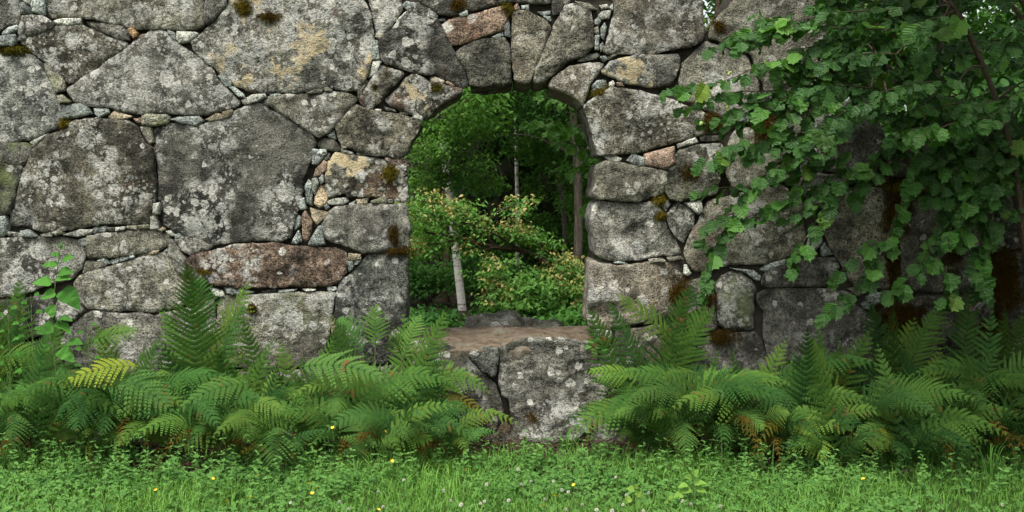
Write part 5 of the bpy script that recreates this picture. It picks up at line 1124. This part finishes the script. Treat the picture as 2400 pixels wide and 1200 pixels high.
def understory():
    """low shrubs of the wood, one bush at a time"""
    spec = [('dark green shrub under the white birch', 1000, -7.9, .6, .62, (.85, 1.0, 1.0)), ('dark shrub between birch and pale pole', 1130, -8.6, .5, .5, (.75, .9, .95)), ('shrub with mid-green leaves below the tan-tipped tree', 1230, -6.4, .45, .34, (.95, 1.1, 1.0)), ('shrub at the foot of the right-hand trunks', 1400, -6.2, .45, .4, (.9, 1, .9)),
            ('low dark shrub just beyond the left half of the sill', 985, -4.4, .32, .26, (.8, .95, .95)), ('low dark shrub just beyond the middle of the sill', 1200, -4.9, .45, .34, (.8, .95, .95)), ('low dark shrub just beyond the right end of the sill', 1340, -4.4, .4, .34, (.85, 1, .95)),
            ('tall shrub far back left of the birch', 960, -10.0, .9, 1.2, (.8, .95, .9)), ('tall shrub far back in the middle of the opening', 1180, -10.6, .9, 1.0, (.7, .9, .9)), ('tall shrub far back behind the right-hand trunks', 1330, -10.0, .9, 1.5, (1.0, 1.1, .8)), ('tall shrub far back beyond the right jamb', 1480, -9.0, 1.0, 1.5, (.85, 1, .8)), ('tall shrub far back beyond the left jamb', 840, -8.5, 1.0, 1.5, (.85, 1, .8))]
    for lab, px, d, r, h, col in spec:
        b = gp(px, d); root = thing('shrub', lab, 'shrub', tuple(b), 'shrubs of the wood behind the wall'); br = MB(); cs = []
        for k in range(14):
            a = RNG.random() * 6.28; e = b + (math.cos(a) * r * RNG.random() ** .5, math.sin(a) * r * RNG.random() ** .5, h * (.45 + .6 * RNG.random())); limb(br, [b, (b + e) / 2 + (0, 0, .1), e], .012, .003, 7, 4); cs += [e, b * .4 + e * .6 + (0, 0, .05)]
        obj('stems', br.build('stems', True, origin=b), M_TWIG, root)
        o = obj('leaves', cloud(cs, 3200, .24, .06).build('leaves', origin=b), M_TREE, root, color=col); o['kind'] = 'stuff'
understory()

def far_wood():
    """the wood far behind, one mass"""
    mb = MB(); tr = MB()
    cs = []
    for k in range(900):
        y = 13 + 16 * RNG.random(); x = (RNG.random() - .5) * (22 + y); z = .2 + 9 * RNG.random() ** .9; cs.append((x, y, z))
    cloud(cs, 90000, .9, .17, .8, mb=mb)
    for k in range(70):
        y = 13 + 14 * RNG.random(); x = (RNG.random() - .5) * 34; H = 7 + 4 * RNG.random(); tube(mb, [(x, y, 0), (x + .2 * RNG.normal(), y, H * .5), (x + .4 * RNG.normal(), y, H)], [.10, .08, .03], 6, tint=0)
    o = obj('forest', mb.build('forest'), M_TREE, color=(.8, .9, .85)); tag(o, 'dense dark green wood far behind the wall', 'forest', kind='stuff')
far_wood()

# trees beyond the broken right-hand end of the wall
tree('hazel_tree', 'leafy tree behind the wall showing in the notch between the top boulders', gp(1640, -2.2), hp(1680, -260, -2.2), .05, M_TWIG, 1.1, .085, 5000, (.95, 1.05, .85), limbs=12, low=.45, clump=.35, mat=M_HAZEL)
tree('hazel_tree', 'dark leafy tree behind the low broken end of the wall', gp(2150, -1.8), hp(2180, -300, -1.8), .05, M_BARK, 1.3, .09, 9000, (.75, .9, .85), limbs=18, low=.30, clump=.36, mat=M_HAZEL)
tree('hazel_tree', 'dark leafy tree behind the wall at the right edge', gp(2500, -2.2), hp(2480, -300, -2.2), .06, M_BARK, 1.5, .09, 10000, (.7, .85, .85), limbs=18, low=.22, clump=.4, mat=M_HAZEL)
tree('hazel_tree', 'leafy tree farther behind the broken end of the wall', gp(2050, -4.5), hp(2020, -300, -4.5), .07, M_BARK, 2.0, .09, 11000, (.9, 1, .85), limbs=20, low=.22, clump=.5)
tree('hazel_tree', 'leafy tree far back behind the right edge', gp(2400, -5.0), hp(2450, -300, -5.0), .07, M_BARK, 2.0, .09, 11000, (.85, 1, .85), limbs=20, low=.22, clump=.5)

tree('added_shade_tree', 'large leafy tree added out of view on the right to shade the wall', (5.0, -2.7, 0), (5.0, -2.7, 6.0), .11, M_BARK, 1.7, .11, 16000, (.8, .9, .9), limbs=22, low=.22, clump=.6, group=None)  # unseen shade caster, added to darken the right-hand end of the wall
# two boulders just behind the sill
def boulder(label, px, py, w, h, d, tone):
    c = np.array(P(px, py, d)); RX = w / 400 * (DIST - d) / DIST; RZ = h / 400; mb = MB(); nu, nv = 26, 40; V = []; sd = RNG.random() * 50
    base_z = .05
    for i in range(nu):
        for j in range(nv):
            th = i / (nu - 1) * math.pi * .5; a = j / nv * 6.283; r = math.sin(th)
            p = np.array([math.cos(a) * r * RX * .5, math.sin(a) * r * .34, math.cos(th) * RZ]); k = 1 + .45 * mnoise.noise((math.cos(a) * r * 1.7 + sd, math.sin(a) * r * 1.7, math.cos(th) * 2)) + .05 * mnoise.noise((p[0] * 20, p[1] * 20, p[2] * 20 + sd))
            V.append(c + p * k)
    foot = [(v[0] * 1.0, v[1], base_z) for v in V[-nv:]]; V += [np.array(f) for f in foot]
    q = [(i * nv + (j + 1) % nv, i * nv + j, (i + 1) * nv + j, (i + 1) * nv + (j + 1) % nv) for i in range(nu) for j in range(nv)]
    mb.add(V, q=q); o0 = (c[0], c[1], base_z); o = obj('boulder', mb.build('boulder', True, origin=o0), M_STONE, None, o0, tone)
    for k_, v_ in (('lichen', .3), ('yellow', .1), ('green', .3), ('rust', .2), ('pale', .2)): o[k_] = v_
    tag(o, label, 'boulder', 'boulders behind the sill')
boulder('rounded grey boulder with a mossy flank just behind the sill', 1165, 778, 175, 50, -1.2, W)
boulder('flatter grey boulder right of the rounded one behind the sill', 1262, 780, 165, 38, -1.35, BR)
